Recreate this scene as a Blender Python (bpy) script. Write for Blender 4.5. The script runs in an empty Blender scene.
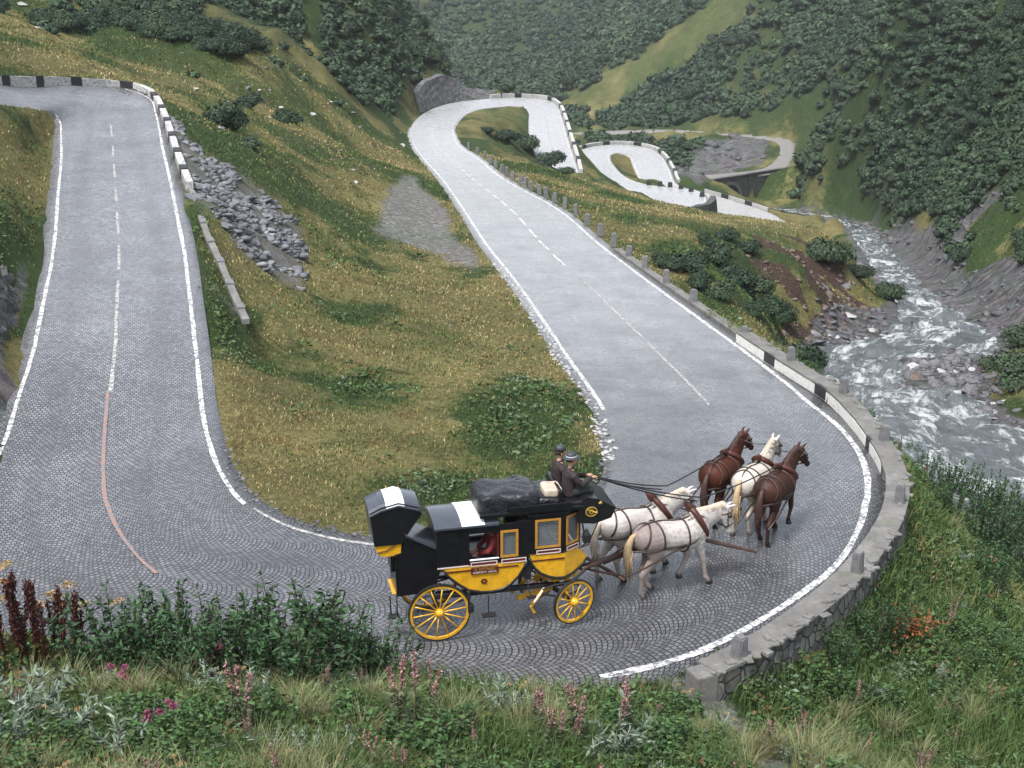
import bpy, bmesh, math, random
import numpy as np
from mathutils import Vector, Matrix
from mathutils.kdtree import KDTree
from mathutils.bvhtree import BVHTree

R = math.radians
random.seed(7)
rng = np.random.default_rng(7)
scene = bpy.context.scene
COL = scene.collection

# ---------------------------------------------------------------- camera
F_PX = 1450.0; CAMH = 15.5; PITCH = 19.5
cam_data = bpy.data.cameras.new('camera')
cam = bpy.data.objects.new('camera', cam_data); COL.objects.link(cam)
cam.location = (0, 0, CAMH); cam.rotation_euler = (R(90 - PITCH), 0, 0)
cam_data.sensor_width = 36.0; cam_data.lens = F_PX * 36.0 / 1024.0
cam_data.clip_start = 0.1; cam_data.clip_end = 6000
scene.camera = cam

# ---------------------------------------------------------------- world + light
world = bpy.data.worlds.new('World'); scene.world = world; world.use_nodes = True
wn = world.node_tree; wn.nodes.clear()
sky = wn.nodes.new('ShaderNodeTexSky'); sky.sky_type = 'NISHITA'; sky.sun_disc = False
SUN_EL, SUN_AZ = 62.0, 215.0          # azimuth measured clockwise from +Y: light from behind left
sky.sun_elevation = R(SUN_EL); sky.sun_rotation = R(SUN_AZ)
sky.air_density = 1.0; sky.dust_density = 4.0; sky.ozone_density = 1.2; sky.altitude = 1500
hsv = wn.nodes.new('ShaderNodeHueSaturation'); hsv.inputs['Saturation'].default_value = 0.34
bg = wn.nodes.new('ShaderNodeBackground'); bg.inputs['Strength'].default_value = 0.135
wo = wn.nodes.new('ShaderNodeOutputWorld')
wn.links.new(sky.outputs[0], hsv.inputs['Color']); wn.links.new(hsv.outputs[0], bg.inputs['Color'])
wn.links.new(bg.outputs[0], wo.inputs['Surface'])
sd = bpy.data.lights.new('sun', 'SUN'); sd.energy = 2.0; sd.angle = R(10); sd.color = (1.0, 0.97, 0.93)
sun = bpy.data.objects.new('sun', sd); COL.objects.link(sun)
sun.rotation_euler = (R(90 - SUN_EL), 0, R(180 - SUN_AZ))
scene.view_settings.view_transform = 'Standard'; scene.view_settings.look = 'None'
scene.view_settings.exposure = 1.4; scene.view_settings.gamma = 1.0
scene.view_settings.use_curve_mapping = False

# ---------------------------------------------------------------- projection helpers
CP, SP = math.cos(R(PITCH)), math.sin(R(PITCH))
def ray(px, py):
    u = (px - 512.0) / F_PX; v = (384.0 - py) / F_PX
    return np.array([u, CP + v * SP, -SP + v * CP])
def P(px, py, e):
    d = ray(px, py); t = (e - CAMH) / d[2]
    return np.array([d[0]*t, d[1]*t, e])
def D(px, py, Z):
    d = ray(px, py); return np.array([d[0]*Z, d[1]*Z, CAMH + d[2]*Z])

# ---------------------------------------------------------------- materials
def nt(name):
    m = bpy.data.materials.new(name); m.use_nodes = True
    t = m.node_tree; b = t.nodes['Principled BSDF']
    return m, t, b
def N(t, typ, **kw):
    n = t.nodes.new(typ)
    for k, v in kw.items():
        if k.startswith('i_'):
            key = k[2:]; key = int(key) if key.isdigit() else key.replace('_', ' ')
            n.inputs[key].default_value = v
        else: setattr(n, k, v)
    return n
def ramp(t, fac, stops, interp='LINEAR'):
    r = t.nodes.new('ShaderNodeValToRGB'); cr = r.color_ramp; cr.interpolation = interp
    while len(cr.elements) < len(stops): cr.elements.new(0.5)
    for e, (p, c) in zip(cr.elements, stops):
        e.position = p; e.color = (c[0], c[1], c[2], 1) if not isinstance(c, (int, float)) else (c, c, c, 1)
    t.links.new(fac, r.inputs[0]); return r.outputs[0]
def mix(t, fac, a, b, mode='MIX'):
    m = t.nodes.new('ShaderNodeMix'); m.data_type = 'RGBA'; m.blend_type = mode
    for sock, v in ((m.inputs[0], fac), (m.inputs[6], a), (m.inputs[7], b)):
        if isinstance(v, bpy.types.NodeSocket): t.links.new(v, sock)
        elif isinstance(v, (int, float)): sock.default_value = v
        else: sock.default_value = (v[0], v[1], v[2], 1)
    return m.outputs[2]
def math_(t, op, a, b=None, c=None):
    m = t.nodes.new('ShaderNodeMath'); m.operation = op
    for i, v in enumerate((a, b, c)):
        if v is None: continue
        if isinstance(v, bpy.types.NodeSocket): t.links.new(v, m.inputs[i])
        else: m.inputs[i].default_value = v
    return m.outputs[0]
def noise(t, scale, detail=4, rough=0.6, vec=None, dist=0.0):
    n = t.nodes.new('ShaderNodeTexNoise'); n.inputs['Scale'].default_value = scale
    n.inputs['Detail'].default_value = detail; n.inputs['Roughness'].default_value = rough
    n.inputs['Distortion'].default_value = dist
    if vec is not None: t.links.new(vec, n.inputs['Vector'])
    return n.outputs[0]
def coords(t, kind='Object'):
    return t.nodes.new('ShaderNodeTexCoord').outputs[kind]
def bump(t, b, height, strength=0.5, dist=0.05):
    n = t.nodes.new('ShaderNodeBump'); n.inputs['Strength'].default_value = strength
    n.inputs['Distance'].default_value = dist
    t.links.new(height, n.inputs['Height']); t.links.new(n.outputs[0], b.inputs['Normal']); return n
def simple(name, col, rough=0.6, var=0.15, scale=8.0, metal=0.0, bmp=0.0, coat=0.0, spec=0.5):
    m, t, b = nt(name)
    c = coords(t); nz = noise(t, scale, 5, 0.65, c)
    d = tuple(x * (1 - var) for x in col); l = tuple(min(1, x * (1 + var)) for x in col)
    t.links.new(ramp(t, nz, [(0.3, d), (0.7, l)]), b.inputs['Base Color'])
    b.inputs['Roughness'].default_value = rough; b.inputs['Metallic'].default_value = metal
    b.inputs['Specular IOR Level'].default_value = spec
    b.inputs['Coat Weight'].default_value = coat
    if bmp: bump(t, b, noise(t, scale * 4, 4, 0.6, c), bmp, 0.02)
    return m
def stone_mat(name, cols, scale=3.0, rough=0.85, cell=0.0, mortar=(0.04, 0.04, 0.04), bstr=0.8, moss=0.0):
    m, t, b = nt(name); c = coords(t)
    n1 = noise(t, scale, 6, 0.7, c); n2 = noise(t, scale * 7, 4, 0.7, c)
    col = ramp(t, n1, [(0.25 + 0.5 * i / max(1, len(cols) - 1), cc) for i, cc in enumerate(cols)])
    col = mix(t, 0.45, col, ramp(t, n2, [(0.3, 0.25), (0.7, 0.95)]), 'MULTIPLY')
    h = n2
    if cell:
        v = N(t, 'ShaderNodeTexVoronoi', i_Scale=cell); t.links.new(c, v.inputs['Vector'])
        e = N(t, 'ShaderNodeTexVoronoi', feature='DISTANCE_TO_EDGE', i_Scale=cell); t.links.new(c, e.inputs['Vector'])
        hv = N(t, 'ShaderNodeSeparateColor'); t.links.new(v.outputs['Color'], hv.inputs[0])
        col = mix(t, 0.75, col, ramp(t, hv.outputs[0], [(0.0, 0.35), (1.0, 1.3)]), 'MULTIPLY')
        ed = ramp(t, e.outputs[0], [(0.0, 0.0), (0.09, 1.0)])
        col = mix(t, ed, mortar, col)
        h = math_(t, 'ADD', math_(t, 'MULTIPLY', n2, 0.25), ed)
    if moss:
        mz = noise(t, 1.3, 5, 0.7, c)
        col = mix(t, ramp(t, mz, [(0.55, 0.0), (0.68, moss)]), col, (0.09, 0.1, 0.035))
    t.links.new(col, b.inputs['Base Color']); b.inputs['Roughness'].default_value = rough
    bump(t, b, h, bstr, 0.06)
    return m
def attr_mat(name, rough=0.6, trans=0.0, spec=0.3, var=0.25, nscale=3.0):
    """base colour from the face attribute 'Col' - the natural colour of every leaf or blade"""
    m, t, b = nt(name)
    a = N(t, 'ShaderNodeAttribute', attribute_name='Col')
    nz = noise(t, nscale, 3, 0.6, coords(t))
    col = mix(t, 1.0, a.outputs['Color'], ramp(t, nz, [(0.3, 1 - var), (0.7, 1 + var)]), 'MULTIPLY')
    t.links.new(col, b.inputs['Base Color']); b.inputs['Roughness'].default_value = rough
    b.inputs['Specular IOR Level'].default_value = spec
    return m

# ---------------------------------------------------------------- object helpers
def tag(o, label=None, cat=None, group=None, kind=None):
    if label: o['label'] = label
    if cat: o['category'] = cat
    if group: o['group'] = group
    if kind: o['kind'] = kind
    return o
def link_mesh(name, me, mat=None, parent=None, smooth=False):
    o = bpy.data.objects.new(name, me); COL.objects.link(o)
    if mat is not None:
        for mm in (mat if isinstance(mat, (list, tuple)) else [mat]): me.materials.append(mm)
    if parent is not None: o.parent = parent
    if smooth: me.polygons.foreach_set('use_smooth', np.ones(len(me.polygons), bool))
    return o
def empty(name, loc=(0, 0, 0), rz=0.0):
    o = bpy.data.objects.new(name, None); COL.objects.link(o); o.location = loc
    o.rotation_euler = (0, 0, rz); o.empty_display_size = 0.2; return o
def pydata(name, vs, fs, mat=None, parent=None, smooth=False):
    me = bpy.data.meshes.new(name); me.from_pydata([tuple(v) for v in vs], [], [tuple(f) for f in fs]); me.update()
    return link_mesh(name, me, mat, parent, smooth)
def np_mesh(name, V, Q=None, T=None, colQ=None, colT=None, mat=None, parent=None, smooth=False):
    """fast mesh from numpy quads Q and tris T with an optional face colour attribute"""
    me = bpy.data.meshes.new(name)
    Q = np.zeros((0, 4), np.int64) if Q is None else Q
    T = np.zeros((0, 3), np.int64) if T is None else T
    me.vertices.add(len(V)); me.vertices.foreach_set('co', np.ascontiguousarray(V, np.float32).ravel())
    loops = np.concatenate([Q.ravel(), T.ravel()]).astype(np.int32)
    tot = np.concatenate([np.full(len(Q), 4), np.full(len(T), 3)]).astype(np.int32)
    start = np.concatenate([[0], np.cumsum(tot)[:-1]]).astype(np.int32)
    me.loops.add(len(loops)); me.loops.foreach_set('vertex_index', loops)
    me.polygons.add(len(tot)); me.polygons.foreach_set('loop_start', start)
    try: me.polygons.foreach_set('loop_total', tot)
    except Exception: pass
    me.update(calc_edges=True)
    if colQ is not None or colT is not None:
        cs = [c for c in (colQ, colT) if c is not None and len(c)]
        c = np.concatenate(cs); c = np.concatenate([c, np.ones((len(c), 1))], 1) if c.shape[1] == 3 else c
        at = me.attributes.new('Col', 'FLOAT_COLOR', 'FACE'); at.data.foreach_set('color', c.astype(np.float32).ravel())
    return link_mesh(name, me, mat, parent, smooth)
class BM:
    """collects shapes for ONE mesh object"""
    def __init__(s): s.v = []; s.f = []
    def add(s, vs, fs):
        n = len(s.v); s.v += [tuple(v) for v in vs]; s.f += [tuple(i + n for i in f) for f in fs]; return s
    def box(s, c, d, rot=None, bev=0.0):
        hx, hy, hz = d[0]/2, d[1]/2, d[2]/2
        if bev > 0:
            b = min(bev, hx*.9, hy*.9, hz*.9); bm = bmesh.new(); bmesh.ops.create_cube(bm, size=1.0)
            for v in bm.verts: v.co = Vector((v.co.x*d[0], v.co.y*d[1], v.co.z*d[2]))
            bmesh.ops.bevel(bm, geom=bm.edges[:], offset=b, segments=2, affect='EDGES', profile=0.6)
            bm.verts.index_update()
            vs = [v.co.copy() for v in bm.verts]; fs = [[v.index for v in f.verts] for f in bm.faces]; bm.free()
        else:
            vs = [Vector((x*hx, y*hy, z*hz)) for x in (-1, 1) for y in (-1, 1) for z in (-1, 1)]
            fs = [(0,1,3,2),(4,6,7,5),(0,4,5,1),(2,3,7,6),(0,2,6,4),(1,5,7,3)]
        if rot is not None: vs = [rot @ v for v in vs]
        return s.add([v + Vector(c) for v in vs], fs)
    def tube(s, pts, r, n=8, ry=None, cap=True, up=(0, 0, 1)):
        """round (or elliptical, ry across / r along up) tube along pts"""
        pts = [Vector(p) for p in pts]; k = len(pts)
        rr = r if isinstance(r, (list, tuple)) else [r]*k
        r2 = rr if ry is None else (ry if isinstance(ry, (list, tuple)) else [ry]*k)
        vs = []; up = Vector(up); last = None
        for i, p in enumerate(pts):
            d = (pts[min(i+1, k-1)] - pts[max(i-1, 0)])
            d = d.normalized() if d.length > 1e-9 else Vector((0, 0, 1))
            a = d.cross(up)
            if a.length < 0.05: a = last if last is not None else d.cross(Vector((1, 0, 0.01)))
            if last is not None and a.dot(last) < 0: a = -a
            a = (a - d * a.dot(d)).normalized(); last = a; b = a.cross(d).normalized()
            for j in range(n):
                t = 2*math.pi*j/n; vs.append(p + a*(math.cos(t)*r2[i]) + b*(math.sin(t)*rr[i]))
        fs = [(i*n+j, i*n+(j+1) % n, (i+1)*n+(j+1) % n, (i+1)*n+j) for i in range(k-1) for j in range(n)]
        if cap:
            fs.append(tuple(range(n))[::-1]); fs.append(tuple((k-1)*n + j for j in range(n)))
        return s.add(vs, fs)
    def prism(s, prof, y0, y1):
        """extrude an (x, z) outline from y0 to y1"""
        n = len(prof)
        vs = [(x, y0, z) for x, z in prof] + [(x, y1, z) for x, z in prof]
        fs = [tuple(range(n)), tuple(range(2*n-1, n-1, -1))] + [(i, i+n, (i+1) % n + n, (i+1) % n) for i in range(n)]
        return s.add(vs, fs)
    def ring(s, c, r_out, r_in, w, n=40, axis='Y'):
        """flat-sided ring about the Y axis"""
        vs = []
        for j in range(n):
            t = 2*math.pi*j/n; cx, sz = math.cos(t), math.sin(t)
            for rr, y in ((r_out, -w/2), (r_out, w/2), (r_in, w/2), (r_in, -w/2)):
                vs.append((c[0]+cx*rr, c[1]+y, c[2]+sz*rr))
        fs = []
        for j in range(n):
            a = j*4; b = ((j+1) % n)*4
            for q in range(4): fs.append((a+q, b+q, b+(q+1) % 4, a+(q+1) % 4))
        return s.add(vs, fs)
    def build(s, name, mat=None, parent=None, smooth=False, fix=True):
        me = bpy.data.meshes.new(name); me.from_pydata(s.v, [], s.f); me.update()
        if fix:
            bm = bmesh.new(); bm.from_mesh(me); bmesh.ops.recalc_face_normals(bm, faces=bm.faces[:]); bm.to_mesh(me); bm.free()
        return link_mesh(name, me, mat, parent, smooth)

# ---------------------------------------------------------------- roads and river as cross-sections (two banks each)
def sec(rows):
    return [(P(a, b, e), P(c, d, e)) for (a, b, c, d, e) in rows]
ROAD_ROWS = [
 (-90,76,-90,99,7.0),(-30,80,-30,101,6.2),(30,83,15,106,5.2),(85,85,42,110,4.6),(125,89,55,114,4.2),(147,97,59,120,3.9),
 (156,115,61,135,3.6),(163,150,61,165,3.2),(170,180,58,195,2.9),(177,215,56,225,2.6),(184,250,52,260,2.2),(190,300,43,305,1.8),
 (196,350,33,352,1.4),(201,400,17,402,1.0),(206,430,0,452,.75),(215,460,-45,520,.6),(230,488,-50,590,.5),(252,509,0,632,.45),
 (290,528,90,644,.4),(340,541,220,648,.3),(400,548,350,656,.2),(470,549,480,672,.1),(535,541,600,677,.05),(580,522,700,651,0),
 (603,500,780,608,-.1),(614,480,836,565,-.2),(618,462,863,515,-.35),(617,445,866,470,-.5),(612,428,845,433,-.7),(604,410,808,402,-1.0),
 (590,388,783,381,-1.4),(567,356,745,352,-1.9),(543,320,697,317,-2.4),(517,283,650,283,-3.0),(487,245,600,245,-3.9),(464,210,560,211,-5.2),
 (443,180,505,180,-7.6),(425,160,477,158,-10.5),(414,145,459,146,-13),(411,132,454,136,-15),(417,121,453,129,-16.5),(430,111,458,121,-17.8),
 (455,103,468,113,-19),(490,99,483,108.5,-19.6),(520,98,508,106,-20),(545,100,525,107,-20.5),(556,106,530,112,-20.8),(561,118,531,122,-21.2),
 (567,140,533,142,-22.3),(574,162,543,165,-23.7),(580,178,553,184,-24.8),(592,190,565,200,-26),(612,196,595,212,-27.2),(635,199,630,213,-28),
 (648,200,668,210,-28.6),(651,199,700,205,-29),(650,197,705,199,-29.3),(646,195,692,190,-29.7),(632,193,652,186,-30.2),(612,187,632,181,-30.8),
 (597,182,620,174,-31.3),(587,168,610,162,-31.9),(580,155,608,157,-32.4),(583,150,611,153.5,-32.8),(600,146,617,152.5,-33),(627,145,625,153.5,-33.3),
 (650,149,630,156,-33.7),(661,157,633,161,-34.2),(669,171,638,173,-35),(678,186,646,186,-36),(703,193,668,196,-37),(735,202,700,207,-38.5),
 (768,213,738,220,-40),(790,225,765,232,-41)]
TRACK_ROWS = [(660,190,664,182,-41.5),(690,183,692,176.5,-42),(735,177.5,735,173,-42.3),(768,173,762,169.5,-42.6),(783,170,771,165.5,-42.9),
 (790,160,779,158,-43.4),(793,149,782,150,-44),(793,143,780,144,-44.4),(785,138,772,140.5,-44.9),(755,135,750,138.3,-45.6),(722.5,133,722.5,136,-46.4),(682,130,682,133,-47.6),
 (640,130,640,133,-48.6),(600,131.5,600,134.6,-49.6),(540,134,540,137,-51)]
RIVER_ROWS = [(700,192,712,192,-49),(727,204,740,204,-47.6),(785,211,797,211,-46.8),(834,221,847,221,-45.4),(850,230,866,230,-39),(862,245,882,245,-29),(878,268,905,268,-24.5),(893,292,925,292,-21),
 (905,312,955,315,-18.5),(885,333,985,335,-16.8),(822,352,988,355,-15.5),(820,380,970,378,-13.8),(835,405,975,405,-12.3),(868,430,1010,425,-11),
 (900,455,1060,445,-10.2),(945,482,1110,475,-9.4),(985,512,1180,500,-8.7),(1060,570,1300,550,-7.8),(1200,700,1500,650,-7)]
def resample(rows, step):
    S = sec(rows); A = np.array([a for a, b in S]); B = np.array([b for a, b in S]); n = len(S)
    outA, outB = [], []
    for i in range(n - 1):
        i0, i3 = max(i-1, 0), min(i+2, n-1)
        L = np.linalg.norm((A[i+1]+B[i+1])/2 - (A[i]+B[i])/2); k = max(1, int(math.ceil(L/step)))
        for j in range(k):
            t = j / k
            for src, out in ((A, outA), (B, outB)):
                p0, p1, p2, p3 = src[i0], src[i], src[i+1], src[i3]
                d1 = np.linalg.norm(p1-p0)**.5 + 1e-6; d2 = np.linalg.norm(p2-p1)**.5 + 1e-6; d3 = np.linalg.norm(p3-p2)**.5 + 1e-6
                m1 = ((p1-p0)/d1 - (p2-p0)/(d1+d2) + (p2-p1)/d2)*d2 if i0 != i else (p2-p1)
                m2 = ((p2-p1)/d2 - (p3-p1)/(d2+d3) + (p3-p2)/d3)*d2 if i3 != i+1 else (p2-p1)
                q = (2*t**3-3*t**2+1)*p1 + (t**3-2*t**2+t)*m1 + (-2*t**3+3*t**2)*p2 + (t**3-t**2)*m2
                out.append(q)
    outA.append(A[-1]); outB.append(B[-1])
    return np.array(outA), np.array(outB)
ROAD = resample(ROAD_ROWS, 0.6); TRACK = resample(TRACK_ROWS, 1.5); RIVER = resample(RIVER_ROWS, 0.8)

# ---------------------------------------------------------------- terrain height field on a polar grid
PTS = [(r_*math.sin(R(th_)), r_*math.cos(R(th_)), z_ + (-.35*abs(th_)/14 if th_ > 0 else min(1.0, .9*abs(th_)/14))*min(1, r_/14) - (th_ > 20)*r_*.06)
       for r_, z_ in ((1.6,13.7),(2.5,13.0),(4,11.6),(6,9.6),(8,7.9),(10,6.4),(12,5.1),(14,4.1),(16,3.3),(18,2.5),(20,1.8),(22,1.2)) for th_ in (-60,-40,-24,-14,-5,5,14,24,40,60)] + [
       (-24,35,6),(22,25,-5),(35,20,-7),(30,40,-8),
       (36,208,-37.5),(32.5,206,-36),(42,213,-39.5),(38,225,-39.5),(46,225,-41.5),(50,205,-41),(42,190,-34),(30,180,-29),
       (-60,130,22),(-100,150,48),(-60,85,18),(-90,60,36),(-40,55,14),(-35,75,11),(-140,250,70),(-90,300,35),(-60,360,-5),(-20,330,-42),(-5,270,-34),(-28,380,-35),
       (110,100,25),(160,160,70),(90,60,12),(60,50,-4),(50,70,-9),(200,350,75),(130,350,15),(260,500,110),(70,500,-25),(150,600,20),(330,800,120),(-120,900,-5),(-300,800,120)]
TD = [(600,206,150),(650,216,150),(700,236,150),(768,250,155),(640,208,178),(700,227,185),(840,262,160),(0,0,125),(100,0,135),(200,0,155),(300,0,190),(370,0,235),(400,0,262),(60,50,106),(150,60,108),(250,60,118),(200,108,88),(320,100,128),(380,112,166),(400,60,205),
      (300,40,150),(430,60,240),(455,84,248),(485,90,250),(350,150,120),(385,170,104),(405,155,130),
      (240,160,74),(300,200,74),(300,250,63),(340,250,70),(260,250,60),(215,200,59),
      (1024,300,110),(1010,385,79),(1024,440,72),(1024,200,135),(1024,100,155),(1024,0,175),(970,300,118),(950,250,143),(900,200,195),(930,150,195),(900,100,235),(900,0,265),
      (860,190,225),(800,190,280),(800,100,345),(800,0,410),(740,100,400),(700,60,455),(700,0,500),(640,105,470),(600,60,580),(560,90,600),(500,50,700),(500,5,820),(450,5,860),(540,0,780),
      (700,160,335),(760,150,322),(820,160,280),(408,4,950),(400,-60,1000),(470,-90,1000),(620,-120,1000),(800,-140,700)]
TE = [(0,120,5.2),(0,200,4.4),(25,180,3.7),(30,240,3.2),(-10,300,3.6),(-20,400,2.4),
      (400,480,.2),(300,480,.5),(250,420,.7),(300,400,.3),(350,350,-.4),(300,300,-.4),(400,300,-1.6),(450,380,-1.0),(520,450,-.4),(560,400,-.8),(250,350,.4),(430,240,-3.6),(400,220,-3.7),(480,300,-2.4),
      (700,700,-.3),(900,700,-1.6),(800,740,-.9),(1000,740,-2),(1000,650,-3.2),(850,650,-1.3),(930,600,-2.4),(905,520,-1.8),(950,520,-5.0),(1010,575,-6.3),(920,462,-6.8),(880,425,-5.2),(840,395,-4.2),(800,370,-4.0),(820,362,-9.5),
      (640,240,-4.9),(700,300,-4.2),(760,330,-5.8),(720,270,-6.2),(790,330,-10.5),
      (700,214,-12.3),(722,217,-12.8),(745,220,-13.4),(620,214,-7.8),(700,234,-9.2),(745,246,-10.6),(785,250,-11.9),(715,207,-47.8),(750,207,-47.4),(775,205,-46.6),(580,192,-9.0),(768,234,-13.6),(830,240,-15),(860,262,-18),(890,300,-20),(870,310,-18.4),(800,260,-11.8),(820,290,-14.5),(790,300,-10.5),
      (500,130,-18.6),(520,125,-20),(505,150,-14.6),(480,135,-15.5)]
ctrl = [np.array(p, float) for p in PTS] + [D(*p) for p in TD] + [P(*p) for p in TE]
for (A, B), st in ((ROAD, 7), (TRACK, 6), (RIVER, 6)):
    for i in range(0, len(A), st):
        ctrl.append(A[i]); ctrl.append(B[i])
ctrl = np.array(ctrl)
def warp(x, y):
    r = np.sqrt(x*x + y*y) + 1e-6
    return np.stack([np.log(r), np.arctan2(x, y)*1.0], -1)
W = warp(ctrl[:, 0], ctrl[:, 1])
keep = []
for i in range(len(W)):
    if all(np.abs(W[i]-W[j]).max() > 0.006 for j in keep): keep.append(i)
W = W[keep]; ctrl = ctrl[keep]
def tps(d2): return 0.5*d2*np.log(d2 + 1e-12)
n = len(W); K = tps(((W[:, None]-W[None])**2).sum(-1)) + np.eye(n)*2e-5
Pm = np.c_[np.ones(n), W]
M_ = np.block([[K, Pm], [Pm.T, np.zeros((3, 3))]])
sol = np.linalg.solve(M_, np.r_[ctrl[:, 2], 0, 0, 0])
NR, NT_ = 640, 460
LR0, LR1 = math.log(1.5), math.log(1050.0); TH0, TH1 = R(-62), R(62)
gl = np.linspace(LR0, LR1, NR)
tt = np.linspace(-1, 1, NT_); gth = R(62)*(0.42*tt + 0.58*tt**3)       # denser inside the view
GL, GT = np.meshgrid(gl, gth, indexing='ij')
GX = np.exp(GL)*np.sin(GT); GY = np.exp(GL)*np.cos(GT)
q = np.stack([GL.ravel(), GT.ravel()], -1); GZ = np.empty(len(q))
for s in range(0, len(q), 20000):
    qq = q[s:s+20000]; d2 = ((qq[:, None]-W[None])**2).sum(-1)
    GZ[s:s+20000] = tps(d2) @ sol[:n] + sol[n] + qq @ sol[n+1:]
GZ = GZ.reshape(NR, NT_)
GZ = np.clip(GZ, -75, 190)
# value noise used for the ground relief and for scattering
_perm = rng.integers(0, 1 << 30, 4096)
def vnoise(x, y, seed=0):
    xi = np.floor(x).astype(np.int64); yi = np.floor(y).astype(np.int64); fx = x-xi; fy = y-yi
    fx = fx*fx*(3-2*fx); fy = fy*fy*(3-2*fy)
    def h(a, b):
        k = (a*374761393 + b*668265263 + seed*974634777) & 0x7fffffff
        k = ((k ^ (k >> 13))*1274126177) & 0x7fffffff
        return ((k ^ (k >> 16)) & 0xffff)/65535.0
    return (h(xi, yi)*(1-fx)+h(xi+1, yi)*fx)*(1-fy) + (h(xi, yi+1)*(1-fx)+h(xi+1, yi+1)*fx)*fy
def fbm(x, y, o=4, seed=0):
    s = 0; a = 0.5; tot = 0
    for k in range(o):
        s = s + a*vnoise(x*2**k, y*2**k, seed+k*17); tot += a; a *= 0.5
    return s/tot
# distance to roads / river, and the height they impose
def field(sections):
    A, B = sections; m = 14; fr = np.linspace(0, 1, m+1)
    S_ = (A[:, None]*(1-fr[None, :, None]) + B[:, None]*fr[None, :, None]).reshape(-1, 3)
    kd = KDTree(len(S_))
    for i, c in enumerate(S_): kd.insert((c[0], c[1], 0), i)
    kd.balance()
    L = np.linalg.norm((B-A)[:, :2], axis=1); out = np.empty(GX.size); z = np.empty(GX.size); ins = np.zeros(GX.size)
    for i, (x, y) in enumerate(zip(GX.ravel(), GY.ravel())):
        _, k, d = kd.find((x, y, 0)); f = k % (m+1); sp = max(.35, L[k//(m+1)]/m*.8)
        out[i] = max(0.0, d-sp) if 0 < f < m else d
        z[i] = S_[k, 2]
    return out.reshape(GX.shape), z.reshape(GX.shape)
rd, rz = field(ROAD); td, tz = field(TRACK); wd, wz = field(RIVER)
RR = np.exp(GL)
rough = np.clip(np.minimum(np.minimum(rd, td), wd)/6.0, 0, 1)
spur = np.clip(1.3-np.sqrt(((GX-24)/22)**2+((GY-118)/42)**2), 0, 1); spur = np.clip(spur*2.2, 0, 1)
rough = rough*(1-.8*spur)
amp = np.clip(RR*0.012, 0.1, 4.5)
GZ = GZ + rough*amp*((fbm(GX/(6+RR*.05), GY/(6+RR*.05), 5, 3)-0.5)*2.2) + rough*np.clip(RR*.004, .05, .8)*(fbm(GX/2.2, GY/2.2, 4, 9)-.5)*2
# gullies running down the eastern mountainside
hillR = np.clip((GX - (30 + GY*0.09))/30, 0, 1)*np.clip((GY-70)/60, 0, 1)
gb = np.array([P(a_, b_, -14.5)[:2] for a_, b_ in ((893,385),(912,350),(950,338),(990,338),(1000,372),(975,396),(1010,404),(1020,428),(945,428),(925,402),(905,404))])
gul = np.abs(fbm((GY+GX*.55)/26, (GX-GY*.2)/120, 4, 21)-0.5)*2
midr = np.clip((RR-85)/60, 0, 1)
GZ = GZ + rough*midr*np.clip(RR*.009, 0, 4)*(np.abs(fbm(GX/(2+RR*.02), GY/(2+RR*.02), 4, 31)-.5)*-2+.35)
GZ = GZ - hillR*rough*(1-np.clip(gul*2.2, 0, 1))*np.clip(RR*.022, 0, 7)
for d_, z_, w_, dep in ((wd, wz, 5.0, 0.55), (td, tz, 3.0, 0.12), (rd, rz, 2.0, 0.14)):
    wgt = np.clip(1 - d_/w_, 0, 1); wgt = wgt*wgt*(3-2*wgt)
    GZ = GZ*(1-wgt) + (z_ - dep*np.clip(1 - d_/0.5, 0, 1))*wgt
# embankment cut-off under the foreground wall is kept by the control points
def lookup(arr, x, y):
    x = np.asarray(x, float); y = np.asarray(y, float)
    l = np.log(np.sqrt(x*x+y*y)+1e-9); th = np.arctan2(x, y)
    fi = np.clip((l-LR0)/(LR1-LR0)*(NR-1), 0, NR-1.001); fj = np.interp(th, gth, np.arange(NT_)); fj = np.clip(fj, 0, NT_-1.001)
    i = fi.astype(int); j = fj.astype(int); u = fi-i; v = fj-j
    return (arr[i, j]*(1-u)*(1-v) + arr[i+1, j]*u*(1-v) + arr[i, j+1]*(1-u)*v + arr[i+1, j+1]*u*v)
def inpoly(poly, x, y):
    x = np.asarray(x); y = np.asarray(y); c = np.zeros(x.shape, bool); m = len(poly)
    for i in range(m):
        x0, y0 = poly[i]; x1, y1 = poly[(i+1) % m]
        cond = ((y0 > y) != (y1 > y))
        with np.errstate(divide='ignore', invalid='ignore'):
            xi = (x1-x0)*(y-y0)/(y1-y0 + 1e-12) + x0
        c ^= cond & (x < xi)
    return c
bar_ = inpoly(gb, GX+(fbm(GX/2, GY/2, 3, 4)-.5)*2.5, GY+(fbm(GX/2, GY/2, 3, 6)-.5)*4)
GZ = GZ + bar_*(.45+.5*fbm(GX/1.6, GY/1.6, 3, 55))
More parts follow.
